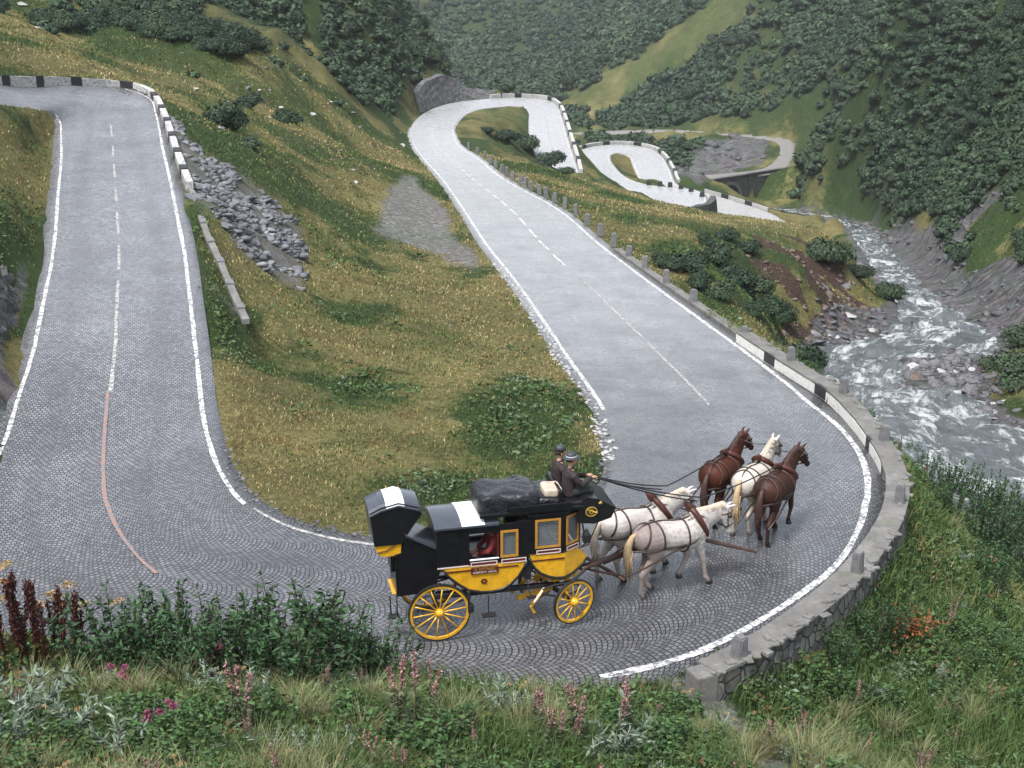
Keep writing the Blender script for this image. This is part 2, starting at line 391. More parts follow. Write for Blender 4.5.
# the stream bed in front of and beneath the arched bridge
_a, _b = P(691,182,-42)[:2], P(776,172.5,-42.7)[:2]; _d = (_b-_a)/np.linalg.norm(_b-_a); _n = np.array([_d[1], -_d[0]]); _n = _n if _n[1] < 0 else -_n
_s = (GX-_a[0])*_d[0]+(GY-_a[1])*_d[1]; _q = (GX-_a[0])*_n[0]+(GY-_a[1])*_n[1]; _L = np.linalg.norm(_b-_a)
_c = P(725,202,-46.8)[:2]; _sc = (_c-_a)@_d
front = (_s > 1.0) & (_s < _L-1.5) & (_q > .2) & (_q < 13); under = (np.abs(_s-_sc) < 4.4) & (_q > -9) & (_q <= .2)
GZ = np.where(front, np.minimum(GZ, -48.3+.25*np.maximum(np.abs(_s-_sc)-4, 0)+.15*np.maximum(_q-6, 0)), GZ); GZ = np.where(under, -49.0, GZ)
TV = np.stack([GX.ravel(), GY.ravel(), GZ.ravel()], -1)
ii = (np.arange(NR-1)[:, None]*NT_ + np.arange(NT_-1)[None]).ravel()
TQ = np.stack([ii, ii+1, ii+NT_+1, ii+NT_], -1)
bvh = BVHTree.FromPolygons([tuple(v) for v in TV.tolist()], TQ.tolist())
def G(px, py, far=2000):
    d = ray(px, py); h = bvh.ray_cast(Vector((0, 0, CAMH)), Vector(d).normalized(), far)
    if h[0] is None: return D(px, py, 900)
    return np.array(h[0])
def poly_world(pts): return np.array([G(*p)[:2] for p in pts])
# ---------------------------------------------------------------- ground zones (what grows or lies where)
wx = (fbm(GX/(1+RR*.03), GY/(1+RR*.03), 3, 51)-.5)*(1.5+RR*.04); wy = (fbm(GX/(1+RR*.03), GY/(1+RR*.03), 3, 77)-.5)*(1.5+RR*.04)
def zone(pts): return inpoly(poly_world(pts), GX+wx, GY+wy).astype(float)
def blur(a, k=3):
    for _ in range(k):
        a = (a + np.roll(a, 1, 0) + np.roll(a, -1, 0) + np.roll(a, 1, 1) + np.roll(a, -1, 1))/5
    return a
Z_SCREE = blur(zone([(180,118),(200,135),(225,165),(262,200),(300,235),(304,262),(302,292),(280,285),(240,245),(210,215),(192,180),(178,150)]))
Z_DIRT = blur(np.maximum(zone([(745,242),(790,238),(838,262),(862,300),(868,335),(800,345),(770,330),(790,300),(760,270)]), 0*GX))
Z_ROCK = blur(np.maximum.reduce([
    zone([(1040,270),(1024,262),(960,275),(930,255),(885,245),(868,225),(800,206),(790,212),(850,232),(872,260),(905,300),(955,320),(1000,330),(1040,345)]),
    zone([(665,170),(700,140),(775,140),(770,165),(735,172),(690,178)]),
    zone([(880,235),(930,225),(1024,170),(1024,185),(960,235),(900,255)]),
    zone([(0,250),(35,262),(44,262),(22,335),(0,400),(-40,480),(-80,480),(-60,300)]),
    (wd < 1.2).astype(float), zone([(805,320),(880,300),(905,335),(860,352),(820,360)]), zone([(418,90),(440,78),(470,84),(490,97),(455,101),(428,111),(415,122)])]))
Z_DIRT = Z_DIRT*np.clip((fbm(GX/2.2, GY/2.2, 4, 14)-.3)*5, 0, 1)
Z_GRAV = blur(np.maximum.reduce([inpoly(poly_world([(640,668),(700,676),(745,712),(785,748),(800,785),(760,785),(735,745),(690,712),(645,690)]), GX, GY).astype(float), zone([(404,178),(420,178),(446,212),(476,245),(492,268),(470,262),(430,246),(402,240),(384,232),(398,205)]),
    zone([(205,240),(230,300),(246,320),(243,330),(222,322),(200,262)]), zone([(773,165),(781,158),(783,148),(772,141),(735,150),(760,160)])*0.8,
    zone([(300,326),(380,315),(490,280),(492,284),(385,321),(300,332)])*.7]))
Z_PALE = blur(np.maximum.reduce([zone([(555,98),(590,80),(640,45),(700,10),(745,-5),(760,5),(720,30),(650,75),(600,105),(570,108)]),
    zone([(450,110),(530,108),(532,140),(480,125)]), zone([(560,185),(640,204),(760,218),(850,238),(800,250),(690,228),(600,215)])*.8,
    zone([(60,60),(180,60),(330,110),(410,150),(380,165),(260,130),(120,95)])*.55]))
Z_GRAV = blur(Z_GRAV, 7)
lush_n = fbm(GX/5, GY/5, 4, 91)
isl = inpoly(poly_world([(206,330),(500,270),(618,462),(580,522),(470,549),(340,541),(250,509),(215,460)]), GX, GY)
island_far = inpoly(poly_world([(206,250),(420,150),(500,270),(600,400),(460,390),(206,400)]), GX, GY)
Z_LUSH = np.where(isl, np.clip((lush_n-.46)*3.5 + np.clip((50-GY)/16, -.8, .7)*.6 + np.clip((GX+2)/6, -1, 1)*.3 + .15, 0, 1), np.clip((lush_n-.45)*4+.35, 0, 1))
Z_LUSH = np.where((GY < 27) | ((GX > 7) & (GY < 60)), 1.0, Z_LUSH); Z_LUSH = np.where((GX < -6) & (GY > 62), np.clip(Z_LUSH*.8+.12, 0, 1), Z_LUSH); Z_LUSH = np.where(hillR > .2, .85, Z_LUSH); Z_LUSH = blur(Z_LUSH)

mg, t, b = nt('ground_mat'); c = coords(t)
zA = N(t, 'ShaderNodeAttribute', attribute_name='zoneA'); sA = N(t, 'ShaderNodeSeparateColor'); t.links.new(zA.outputs['Color'], sA.inputs[0])
zB = N(t, 'ShaderNodeAttribute', attribute_name='zoneB'); sB = N(t, 'ShaderNodeSeparateColor'); t.links.new(zB.outputs['Color'], sB.inputs[0])
n_f = noise(t, 6.0, 8, 0.75, c); n_m = noise(t, 0.9, 6, 0.7, c); n_l = noise(t, 0.12, 6, 0.65, c); n_x = noise(t, 22.0, 4, .7, c)
dry = ramp(t, n_f, [(0.3, (0.08, 0.074, 0.026)), (0.5, (0.19, 0.165, 0.065)), (0.68, (0.3, 0.25, 0.12))])
rust = ramp(t, n_f, [(0.3, (0.08, 0.035, 0.015)), (0.65, (0.2, 0.09, 0.03))])
dry = mix(t, ramp(t, n_m, [(0.54, 0.0), (0.68, 0.6)]), dry, rust)
grn = ramp(t, n_f, [(0.3, (0.011, 0.024, 0.007)), (0.52, (0.034, 0.06, 0.017)), (0.7, (0.07, 0.1, 0.032))])
lfac = ramp(t, math_(t, 'ADD', sB.outputs[1], math_(t, 'MULTIPLY', math_(t, 'SUBTRACT', n_m, 0.5), 1.6)), [(0.3, 0.0), (0.62, 1.0)])
col = mix(t, lfac, dry, grn)
col = mix(t, math_(t, 'MULTIPLY', sB.outputs[0], 0.55), col, ramp(t, n_f, [(0.3, (0.07, 0.075, 0.03)), (0.7, (0.21, 0.19, 0.085))]))
col = mix(t, ramp(t, n_l, [(0.3, 0.0), (0.6, 0.5)]), col, (0.04, 0.05, 0.018))
n_q = noise(t, .33, 9, .82, c)
col = mix(t, .8, col, ramp(t, n_q, [(.36, .72), (.5, 1.12), (.62, 1.5)]), 'MULTIPLY')
n_g = noise(t, 3.2, 8, .8, c)
grav = ramp(t, n_g, [(0.35, (0.07, 0.065, 0.055)), (0.5, (0.17, 0.165, 0.155)), (0.62, (0.33, 0.32, 0.31))])
gm = ramp(t, math_(t, 'ADD', math_(t, 'ADD', sB.outputs[2], math_(t, 'MULTIPLY', math_(t, 'SUBTRACT', n_m, 0.5), 1.5)), math_(t, 'MULTIPLY', math_(t, 'SUBTRACT', n_f, 0.5), 1.2)), [(0.45, 0.0), (0.85, 1.0)])
col = mix(t, gm, col, grav)
dirt = ramp(t, n_f, [(0.32, (0.018, 0.011, 0.008)), (0.5, (0.06, 0.037, 0.027)), (0.66, (0.14, 0.1, 0.08))])
col = mix(t, ramp(t, math_(t, 'ADD', sA.outputs[1], math_(t, 'MULTIPLY', math_(t, 'SUBTRACT', n_m, 0.5), 0.8)), [(0.4, 0.0), (0.6, 1.0)]), col, dirt)
mp = N(t, 'ShaderNodeMapping'); mp.inputs['Rotation'].default_value = (0.3, 0.5, 0.6); mp.inputs['Scale'].default_value = (0.35, 1.6, 1.2); t.links.new(c, mp.inputs[0])
rk_n = noise(t, 1.1, 8, 0.72, mp.outputs[0]); vr = N(t, 'ShaderNodeTexVoronoi', i_Scale=1.3); t.links.new(mp.outputs[0], vr.inputs['Vector'])
rock = mix(t, 0.5, ramp(t, rk_n, [(0.36, (0.018, 0.018, 0.021)), (0.5, (0.09, 0.085, 0.09)), (0.62, (0.3, 0.29, 0.3))]), vr.outputs['Color'], 'OVERLAY')
rock = mix(t, 0.75, rock, ramp(t, rk_n, [(0.35, (0.035, 0.033, 0.037)), (0.7, (0.21, 0.2, 0.205))]))
rm = ramp(t, math_(t, 'ADD', sA.outputs[0], math_(t, 'MULTIPLY', math_(t, 'SUBTRACT', n_m, 0.5), 1.1)), [(0.4, 0.0), (0.6, 1.0)])
col = mix(t, rm, col, rock)
scr = ramp(t, n_m, [(0.3, (0.05, 0.05, 0.05)), (0.6, (0.2, 0.2, 0.21))])
col = mix(t, math_(t, 'MULTIPLY', sA.outputs[2], 0.8), col, scr)
zS = N(t, 'ShaderNodeAttribute', attribute_name='scrub')
col = mix(t, 1.0, col, mix(t, sB.outputs[1], (1, 1, 1), (.92, 1.0, .9)), 'MULTIPLY')
col = mix(t, zS.outputs['Fac'], col, ramp(t, n_m, [(.3, (.016, .03, .012)), (.55, (.035, .056, .02)), (.72, (.075, .09, .035))]))
t.links.new(col, b.inputs['Base Color']); b.inputs['Roughness'].default_value = 0.9; b.inputs['Specular IOR Level'].default_value = 0.15
bump(t, b, math_(t, 'ADD', math_(t, 'ADD', n_f, math_(t, 'MULTIPLY', n_q, 6.0)), math_(t, 'MULTIPLY', rk_n, math_(t, 'MULTIPLY', sA.outputs[0], 3.0))), 0.9, 0.12)
ground = np_mesh('ground', TV, TQ, mat=mg, smooth=True); tag(ground, kind='structure')
for nm, ch in (('zoneA', (Z_ROCK, Z_DIRT, Z_SCREE)), ('zoneB', (Z_PALE, Z_LUSH, Z_GRAV))):
    arr = np.ones((TV.shape[0], 4), np.float32)
    for k in range(3): arr[:, k] = ch[k].ravel()
    at = ground.data.attributes.new(nm, 'FLOAT_COLOR', 'POINT'); at.data.foreach_set('color', arr.ravel())

# ---------------------------------------------------------------- paved road sheets with real-scale uv
def cobble_mat(name, base=(0.208, 0.213, 0.222), w=1.25, patch=True):
    m, t, b = nt(name)
    uv = N(t, 'ShaderNodeUVMap', uv_map='UVMap').outputs[0]; c = coords(t)
    dn = N(t, 'ShaderNodeTexNoise', i_Scale=1.6, i_Detail=2.0); t.links.new(c, dn.inputs['Vector'])
    dsub = N(t, 'ShaderNodeVectorMath', operation='SUBTRACT'); t.links.new(dn.outputs['Color'], dsub.inputs[0]); dsub.inputs[1].default_value = (.5, .5, .5)
    dsc = N(t, 'ShaderNodeVectorMath', operation='SCALE'); t.links.new(dsub.outputs[0], dsc.inputs[0]); dsc.inputs['Scale'].default_value = 0.12
    dad = N(t, 'ShaderNodeVectorMath', operation='ADD'); t.links.new(uv, dad.inputs[0]); t.links.new(dsc.outputs[0], dad.inputs[1])
    s = N(t, 'ShaderNodeSeparateXYZ'); t.links.new(dad.outputs[0], s.inputs[0])
    u, v = s.outputs[0], s.outputs[1]
    x = math_(t, 'SUBTRACT', math_(t, 'MODULO', math_(t, 'ADD', u, 60.0*w), w), w/2)
    Rr = w*0.72
    arc = math_(t, 'SQRT', math_(t, 'SUBTRACT', Rr*Rr, math_(t, 'MULTIPLY', x, x)))
    v2 = math_(t, 'SUBTRACT', v, arc)
    u2 = math_(t, 'MULTIPLY', math_(t, 'ARCSINE', math_(t, 'DIVIDE', x, Rr)), Rr)
    cell = math_(t, 'FLOOR', math_(t, 'DIVIDE', math_(t, 'ADD', u, 60.0*w), w))
    u3 = math_(t, 'ADD', u2, math_(t, 'MULTIPLY', cell, 7.31))
    cb = N(t, 'ShaderNodeCombineXYZ'); t.links.new(u3, cb.inputs[0]); t.links.new(v2, cb.inputs[1])
    br = N(t, 'ShaderNodeTexBrick', offset=0.5); t.links.new(cb.outputs[0], br.inputs['Vector'])
    for k, vv in (('Scale', 1.0), ('Brick Width', 0.125), ('Row Height', 0.115), ('Mortar Size', 0.014), ('Mortar Smooth', 0.35), ('Bias', 0.0)): br.inputs[k].default_value = vv
    br.inputs['Color1'].default_value = (base[0]*.7, base[1]*.7, base[2]*.72, 1); br.inputs['Color2'].default_value = (base[0]*1.35, base[1]*1.35, base[2]*1.35, 1)
    br.inputs['Mortar'].default_value = (0.03, 0.029, 0.028, 1)
    big = noise(t, 0.35, 5, 0.6, c); fine = noise(t, 30, 3, 0.7, c)
    col = mix(t, 0.9, br.outputs['Color'], ramp(t, big, [(0.3, 0.72), (0.7, 1.2)]), 'MULTIPLY')
    col = mix(t, 0.5, col, ramp(t, fine, [(0.3, 0.6), (0.7, 1.3)]), 'MULTIPLY')
    uvs = N(t, 'ShaderNodeSeparateXYZ'); t.links.new(uv, uvs.inputs[0])
    lanes = math_(t, 'ABSOLUTE', math_(t, 'SUBTRACT', math_(t, 'ABSOLUTE', uvs.outputs[0]), 1.45))
    col = mix(t, ramp(t, math_(t, 'ADD', lanes, math_(t, 'MULTIPLY', big, .5)), [(.35, .22), (.75, 0.0)]), col, (.07, .07, .075))
    pale_sheen = N(t, 'ShaderNodeMapRange'); t.links.new(uvs.outputs[1], pale_sheen.inputs[0]); pale_sheen.inputs[1].default_value = PALE_SHEEN0; pale_sheen.inputs[2].default_value = PALE_SHEEN1
    col = mix(t, math_(t, 'MULTIPLY', math_(t, 'POWER', pale_sheen.outputs[0], .8), .55), col, (.55, .55, .545))  # grazing sky sheen painted in down the valley leg; lower loops also paler stone
    wr = N(t, 'ShaderNodeValToRGB'); el = wr.color_ramp.elements; el[0].position = 0; el[0].color = (1, 1, 1, 1); el[1].position = 1; el[1].color = (1, 1, 1, 1)
    for p_, v_ in ((BEND0, 1.0), (BEND1, .55), (BEND2, .5), (BEND3, 1.0)): e_ = el.new(p_); e_.color = (v_, v_, v_*1.03, 1)  # road colour multiplied darker through the near bend
    t.links.new(math_(t, 'DIVIDE', uvs.outputs[1], SLEN), wr.inputs[0]); col = mix(t, 1.0, col, wr.outputs[0], 'MULTIPLY')
    t.links.new(col, b.inputs['Base Color'])
    wet = noise(t, 0.6, 4, 0.6, c)
    t.links.new(ramp(t, wet, [(0.35, 0.22), (0.65, 0.42)]), b.inputs['Roughness'])
    b.inputs['Specular IOR Level'].default_value = 0.6
    h = math_(t, 'ADD', math_(t, 'SUBTRACT', 1.0, br.outputs['Fac']), math_(t, 'MULTIPLY', fine, 0.3))
    bump(t, b, h, 0.7, 0.02)
    return m
_C = (ROAD[0]+ROAD[1])/2; _S = np.r_[0, np.cumsum(np.linalg.norm(np.diff(_C, axis=0), axis=1))]
PALE_SHEEN0 = float(_S[int(np.argmin(np.linalg.norm(ROAD[0]-P(590,388,-1.4), axis=1)))]); PALE_SHEEN1 = float(_S[int(np.argmin(np.linalg.norm(ROAD[0]-P(414,145,-13), axis=1)))])
SLEN = float(_S[-1])
def sfrac(a_): return float(_S[int(np.argmin(np.linalg.norm(ROAD[0]-P(*a_), axis=1)))])/SLEN
BEND0, BEND1, BEND2, BEND3 = sfrac((190,300,1.8)), sfrac((252,509,.45)), sfrac((614,480,-.2)), sfrac((543,320,-2.4))
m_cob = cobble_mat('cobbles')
m_track = stone_mat('track_mat', [(0.15,0.14,0.13),(0.3,0.29,0.27)], 2.0, bstr=.4)
def strip(name, sections, offA, offB, dz, mat, kind='structure', nx=8, skirt=0.0, t0=0, t1=None, crown=0.0, parent=None, edge_noise=0.0, flat=True):
    A, B = sections; A = A[t0:t1]; B = B[t0:t1]; n = len(A)
    C = (A+B)/2; seg = np.r_[0, np.cumsum(np.linalg.norm(np.diff(C, axis=0), axis=1))]
    D_ = (B-A); L = np.linalg.norm(D_[:, :2], axis=1)[:, None]; U = D_/L
    a = A + U*offA; bb = B + U*offB
    if np.isscalar(offA) is False: pass
    vs = []; uvs = []
    for k in range(nx+1):
        f = k/nx; p = a*(1-f) + bb*f
        p = p + np.array([0, 0, 1.0])*(dz + crown*(1-(2*f-1)**2))
        if edge_noise and k in (0, nx):
            j = (fbm(seg*1.3, seg*0+k, 3, 5)-.5)*edge_noise
            p = p + U*j[:, None]
        vs.append(p); uvs.append(np.stack([(f-.5)*np.linalg.norm((bb-a)[:, :2], axis=1), seg], -1))
    nv = nx+1
    V = np.stack(vs, 1); UV = np.stack(uvs, 1)
    if skirt:
        lo = V[:, :1].copy(); lo[..., 2] -= skirt; hi = V[:, -1:].copy(); hi[..., 2] -= skirt
        V = np.concatenate([lo, V, hi], 1); UV = np.concatenate([UV[:, :1], UV, UV[:, -1:]], 1); nv += 2
    i = (np.arange(n-1)[:, None]*nv + np.arange(nv-1)[None]).ravel()
    Qs = np.stack([i, i+nv, i+nv+1, i+1], -1)
    o = np_mesh(name, V.reshape(-1, 3), Qs, mat=mat, parent=parent, smooth=True)
    lay = o.data.uv_layers.new(name='UVMap'); vi = np.empty(len(o.data.loops), np.int32); o.data.loops.foreach_get('vertex_index', vi)
    lay.data.foreach_set('uv', UV.reshape(-1, 2)[vi].astype(np.float32).ravel())
    if kind and parent is None: tag(o, kind=kind)
    return o, seg
# flip check: A is the island side; surface must face up
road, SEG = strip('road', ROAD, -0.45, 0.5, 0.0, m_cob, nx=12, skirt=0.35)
track, _ = strip('mountain_track', TRACK, -0.5, 0.5, 0.0, m_track, nx=4, skirt=0.4)

def paint_mat(name, col, wear=0.5):
    m, t, b = nt(name); c = coords(t)
    n1 = noise(t, 7, 5, 0.75, c); n2 = noise(t, 40, 3, 0.7, c)
    cc = mix(t, ramp(t, n1, [(wear-.08, 1.0), (wear+.05, 0.0)]), col, (0.16, 0.17, 0.19))
    cc = mix(t, 0.5, cc, ramp(t, n2, [(0.35, 0.55), (0.6, 1.1)]), 'MULTIPLY')
    t.links.new(cc, b.inputs['Base Color']); b.inputs['Roughness'].default_value = 0.6
    bump(t, b, n2, 0.5, 0.02); return m
m_white = paint_mat('line_paint', (0.72, 0.71, 0.67), 0.51); m_cream = paint_mat('pale_line', (0.5, 0.46, 0.41), 0.53); m_red = paint_mat('faded_red_line', (0.3, 0.17, 0.13), 0.5)
def line(name, side, off, w, mat, i0, i1, dz=0.006):
    A, B = ROAD
    D_ = B-A; L = np.linalg.norm(D_[:, :2], axis=1)[:, None]; U = D_/L
    base = A if side == 'A' else (B if side == 'B' else (A+B)/2)
    a = base + U*(off - w/2); b_ = base + U*(off + w/2)
    if side == 'C': a, b_ = base + U*(off-w/2), base + U*(off+w/2)
    o, _ = strip(name, (a, b_), 0, 0, dz, mat, nx=1, t0=i0, t1=i1, edge_noise=0.05)
    return o
NS = len(ROAD[0])
def sec_index(row):      # resampled index of a section row
    p = P(*[(ROAD_ROWS[row][0]+0), ROAD_ROWS[row][1], ROAD_ROWS[row][4]])
    return int(np.argmin(np.linalg.norm(ROAD[0]-p, axis=1)))
line('edge_line', 'A', 0.0, 0.13, m_white, sec_index(4), sec_index(17))
line('edge_line', 'A', 0.0, 0.14, m_white, sec_index(29), sec_index(41))
line('edge_line', 'A', -.05, 0.1, m_cream, sec_index(17), sec_index(20))
line('edge_line', 'A', 0.0, 0.2, m_white, sec_index(41), sec_index(50))
line('edge_line', 'B', 0.0, 0.12, m_white, sec_index(4), sec_index(15))
line('edge_line', 'B', 0.0, 0.17, m_white, sec_index(22), sec_index(36))
line('edge_line', 'B', 0.0, 0.2, m_white, sec_index(36), sec_index(40))
line('edge_line', 'B', 0.0, 0.2, m_white, sec_index(55), sec_index(73))
line('edge_line', 'A', 0.0, 0.2, m_white, sec_index(53), sec_index(73))
# centre line: dashes on the upper leg, a worn red line in the bend, pale line down the valley leg
seg_at = SEG
def dashes(i0, i1, L, gap, mat, w, off=0.0):
    s = seg_at[i0]
    while s < seg_at[i1]:
        a = int(np.searchsorted(seg_at, s)); b_ = int(np.searchsorted(seg_at, s+L))+1
        if b_-a > 1: line('centre_line', 'C', off, w, mat, a, b_)
        s += L+gap
dashes(sec_index(6), sec_index(11), 2.4, 1.6, m_cream, 0.11)
line('centre_line', 'C', 0, 0.11, m_cream, sec_index(11), sec_index(13))
line('centre_line', 'C', 0.1, 0.11, m_cream, sec_index(29), sec_index(33)+6)
dashes(sec_index(33)+8, sec_index(41), 3.4, 1.2, m_white, 0.14)
dashes(sec_index(46), sec_index(50), 6.0, 1.5, m_cream, 0.14)

# ---------------------------------------------------------------- river
m, t, b = nt('river_water'); uv = N(t, 'ShaderNodeUVMap', uv_map='UVMap').outputs[0]
mp = N(t, 'ShaderNodeMapping'); mp.inputs['Scale'].default_value = (0.55, 0.2, 1); t.links.new(uv, mp.inputs[0])
f1 = noise(t, 1.0, 7, 0.68, mp.outputs[0], 1.2); mp2 = N(t, 'ShaderNodeMapping'); mp2.inputs['Scale'].default_value = (2.2, 0.8, 1); t.links.new(uv, mp2.inputs[0])
f2 = noise(t, 1.5, 6, 0.7, mp2.outputs[0], 0.8)
fo = math_(t, 'ADD', f1, math_(t, 'MULTIPLY', math_(t, 'SUBTRACT', f2, 0.5), 0.5))
foam = ramp(t, fo, [(0.5, 0.0), (0.6, 0.5), (0.72, 1.0)])
t.links.new(mix(t, foam, (0.07, 0.08, 0.083), (0.62, 0.65, 0.65)), b.inputs['Base Color'])
t.links.new(ramp(t, foam, [(0, 0.12), (1, 0.7)]), b.inputs['Roughness'])
bump(t, b, fo, 0.9, 0.25)
river, rseg = strip('river', RIVER, -0.6, 0.6, 0.0, m, nx=26)
co = np.empty(len(river.data.vertices)*3); river.data.vertices.foreach_get('co', co); co = co.reshape(-1, 3)
co[:, 2] += (fbm(co[:, 0]/1.3, co[:, 1]/1.3, 4, 33)-.5)*0.75 + (fbm(co[:, 0]/4, co[:, 1]/3, 2, 38)-.5)*.5
river.data.vertices.foreach_set('co', co.ravel()); river.data.update()

def on_road(px, py):
    p = P(px, py, 0)
    for _ in range(4): p = P(px, py, float(lookup(rz, p[0], p[1])))
    return p
def px_line(name, pts, w, mat, dz=.012):
    pp = np.array([on_road(*q_) for q_ in pts]); tq = np.linspace(0, len(pp)-1, len(pp)*5)
    k = np.arange(len(pp)); c_ = np.stack([np.interp(tq, k, pp[:, j]) for j in range(3)], -1)
    for _ in range(3): c_[1:-1] = (c_[:-2]+c_[1:-1]*2+c_[2:])/4
    d_ = np.gradient(c_, axis=0); nn = np.stack([-d_[:, 1], d_[:, 0]], -1); nn /= np.linalg.norm(nn, axis=1)[:, None]
    a_ = c_.copy(); b_ = c_.copy(); a_[:, :2] += nn*w/2; b_[:, :2] -= nn*w/2
    # sit on the paved sheet: same height rule as the sheet's own cross-sections
    return strip(name, (b_, a_), 0, 0, dz, mat, nx=1, edge_noise=.05)[0]
px_line('centre_line', [(108,392),(105,430),(103,465),(104,492),(110,515),(122,538),(140,560),(156,574)], .1, m_red, .02)
px_line('edge_line', [(600,677),(640,668),(680,660),(712,649)], .12, m_white, .02)
# ---------------------------------------------------------------- vegetation
m_leaf = attr_mat('leaf_mat', 0.62, spec=0.2); m_blade = attr_mat('blade_mat', 0.65, spec=0.15)
def nrm(a): return a/(np.linalg.norm(a, axis=-1, keepdims=True)+1e-9)
class Soup:
    def __init__(s): s.V = []; s.Q = []; s.T = []; s.cq = []; s.ct = []; s.n = 0
    def quads(s, v, col):                # v (N,4,3)
        n = len(v)
        if n == 0: return
        s.V.append(v.reshape(-1, 3)); s.Q.append(np.arange(n*4).reshape(n, 4)+s.n); s.cq.append(np.broadcast_to(col, (n, 3))); s.n += n*4
    def leaf(s, p, d, L, w, col, fold=0.0):
        """pointed leaves: p base, d direction, L length, w half width"""
        n = len(p); L = np.broadcast_to(L, n)[:, None]; w = np.broadcast_to(w, n)[:, None]
        side = nrm(np.cross(d, rng.normal(size=(n, 3)))); up = np.cross(side, d)
        mid = p + d*L*0.45
        s.quads(np.stack([p, mid+side*w+up*w*fold, p+d*L, mid-side*w+up*w*fold], 1), col)
    def blade(s, p, h, w, lean, col):
        n = len(p); a = rng.uniform(0, 2*np.pi, n); sd = np.stack([np.cos(a), np.sin(a), a*0], -1)*w[:, None]
        l = lean; up = np.array([0, 0, 1.0])
        m1 = p + up*(h*.55)[:, None] + l*(h*.25)[:, None]; tp = p + up*(h*.92)[:, None] + l*(h*.8)[:, None]
        V = np.stack([p-sd, p+sd, m1+sd*.8, m1-sd*.8, tp], 1); k = np.arange(n)*5+s.n
        s.V.append(V.reshape(-1, 3)); s.Q.append(np.stack([k, k+1, k+2, k+3], -1)); s.T.append(np.stack([k+3, k+2, k+4], -1))
        s.cq.append(col); s.ct.append(col); s.n += n*5
    def stem(s, pts, r, col):
        """thin three-sided stem along pts (k,3)"""
        k = len(pts); vs = []
        for i, p in enumerate(pts):
            rr = r*(1-.6*i/(k-1))
            for j in range(3): vs.append(p + np.array([math.cos(j*2.09)*rr, math.sin(j*2.09)*rr, 0]))
        s.V.append(np.array(vs)); Q = [[i*3+j, i*3+(j+1) % 3, i*3+3+(j+1) % 3, i*3+3+j] for i in range(k-1) for j in range(3)]
        s.Q.append(np.array(Q)+s.n); s.cq.append(np.broadcast_to(np.array(col, float), (len(Q), 3))); s.n += len(vs)
    def build(s, name, mat, parent=None):
        Q = np.concatenate(s.Q) if s.Q else None; T = np.concatenate(s.T) if s.T else None
        return np_mesh(name, np.concatenate(s.V), Q, T, np.concatenate(s.cq) if s.cq else None, np.concatenate(s.ct) if s.ct else None, mat=mat, parent=parent)
def cvar(base, n, v=0.3, hue=0.12):
    b = np.array(base)[None]*(1+rng.uniform(-v, v, (n, 1)))*(1+rng.uniform(-hue, hue, (n, 3))); return np.clip(b, 0.002, 0.95)
def ground_pts(n, r0, r1, th=27):
    l = rng.uniform(math.log(r0), math.log(r1), n); a = rng.uniform(-R(th), R(th), n); r = np.exp(l)
    return r*np.sin(a), r*np.cos(a), r

# ---- grass blades and tufts near the viewer, one mass nobody could count
x, y, r = ground_pts(620000, 13, 150, 27)
d_road = lookup(rd, x, y); d_wat = lookup(wd, x, y)
bare = np.maximum.reduce([lookup(Z_ROCK, x, y), lookup(Z_DIRT, x, y), lookup(Z_GRAV, x, y), lookup(Z_SCREE, x, y)])
patch = fbm(x/1.2, y/1.2, 3, 61)
ok = (d_road > 0.55) & (d_wat > 1.5) & (bare + rng.uniform(-.55, .1, len(x)) < 0.32) & (patch + rng.uniform(-.25, .25, len(x)) > .36)
x, y, r = x[ok], y[ok], r[ok]; z = lookup(GZ, x, y) - .02
lush = lookup(Z_LUSH, x, y); pale = lookup(Z_PALE, x, y); huge = fbm(x/3.0, y/3.0, 4, 15)
n = len(x)
near = (y < 27) | ((x > 7) & (y < 60))
h = np.where(near, rng.uniform(.12, .6, n), rng.uniform(.04, .1, n)*(1+r/130)) * (0.7+huge*.6)
w = np.maximum(.006, r*.00036)*rng.uniform(.7, 1.4, n)
la = rng.uniform(0, 2*np.pi, n); lean = np.stack([np.cos(la)+.3, np.sin(la), la*0], -1)*rng.uniform(.1, .9, n)[:, None]
grn = cvar((.065, .105, .032), n, .45, .12); straw = cvar((.33, .265, .13), n, .35, .08); rusty = cvar((.16, .09, .045), n, .3, .1); yel = cvar((.16, .165, .055), n, .35)
pick = rng.uniform(0, 1, n) + (lush-.5)*.9 - pale*.5 + (huge-.5)*1.5 + (fbm(x/8, y/8, 3, 41)-.5)*.8
col = np.where((pick > .42)[:, None], grn, np.where((pick > .1)[:, None], yel, straw)); rp = rng.uniform(0, 1, n)
col = np.where(((rp < .07) & (pick < .6))[:, None], rusty, col)
S = Soup(); S.blade(np.stack([x, y, z], -1), h, w, lean, col)
tag(S.build('grass', m_blade), kind='stuff')

# ---- low broad-leaved weeds
x, y, r = ground_pts(105000, 13, 85, 27); ok = (lookup(rd, x, y) > .7) & (lookup(wd, x, y) > 1.5)
cl = fbm(x/1.6, y/1.6, 4, 71) + (lookup(Z_LUSH, x, y)-.6)*.45
bare = np.maximum.reduce([lookup(Z_ROCK, x, y), lookup(Z_DIRT, x, y), lookup(Z_GRAV, x, y), lookup(Z_SCREE, x, y)])
ok &= (cl + rng.uniform(-.3, .3, len(x)) > np.where(y < 27, .70, .70)) & (bare < .3)
ok &= rng.uniform(0, 1, len(x)) < np.clip((78-y)/26, .06, 1)
x, y, r, cl = x[ok], y[ok], r[ok], cl[ok]; k = 5; n = len(x)*k
px_ = np.repeat(x, k)+rng.normal(0, .09, n)*np.repeat(.6+r/50, k); py_ = np.repeat(y, k)+rng.normal(0, .09, n)*np.repeat(.6+r/50, k); rr = np.repeat(r, k)
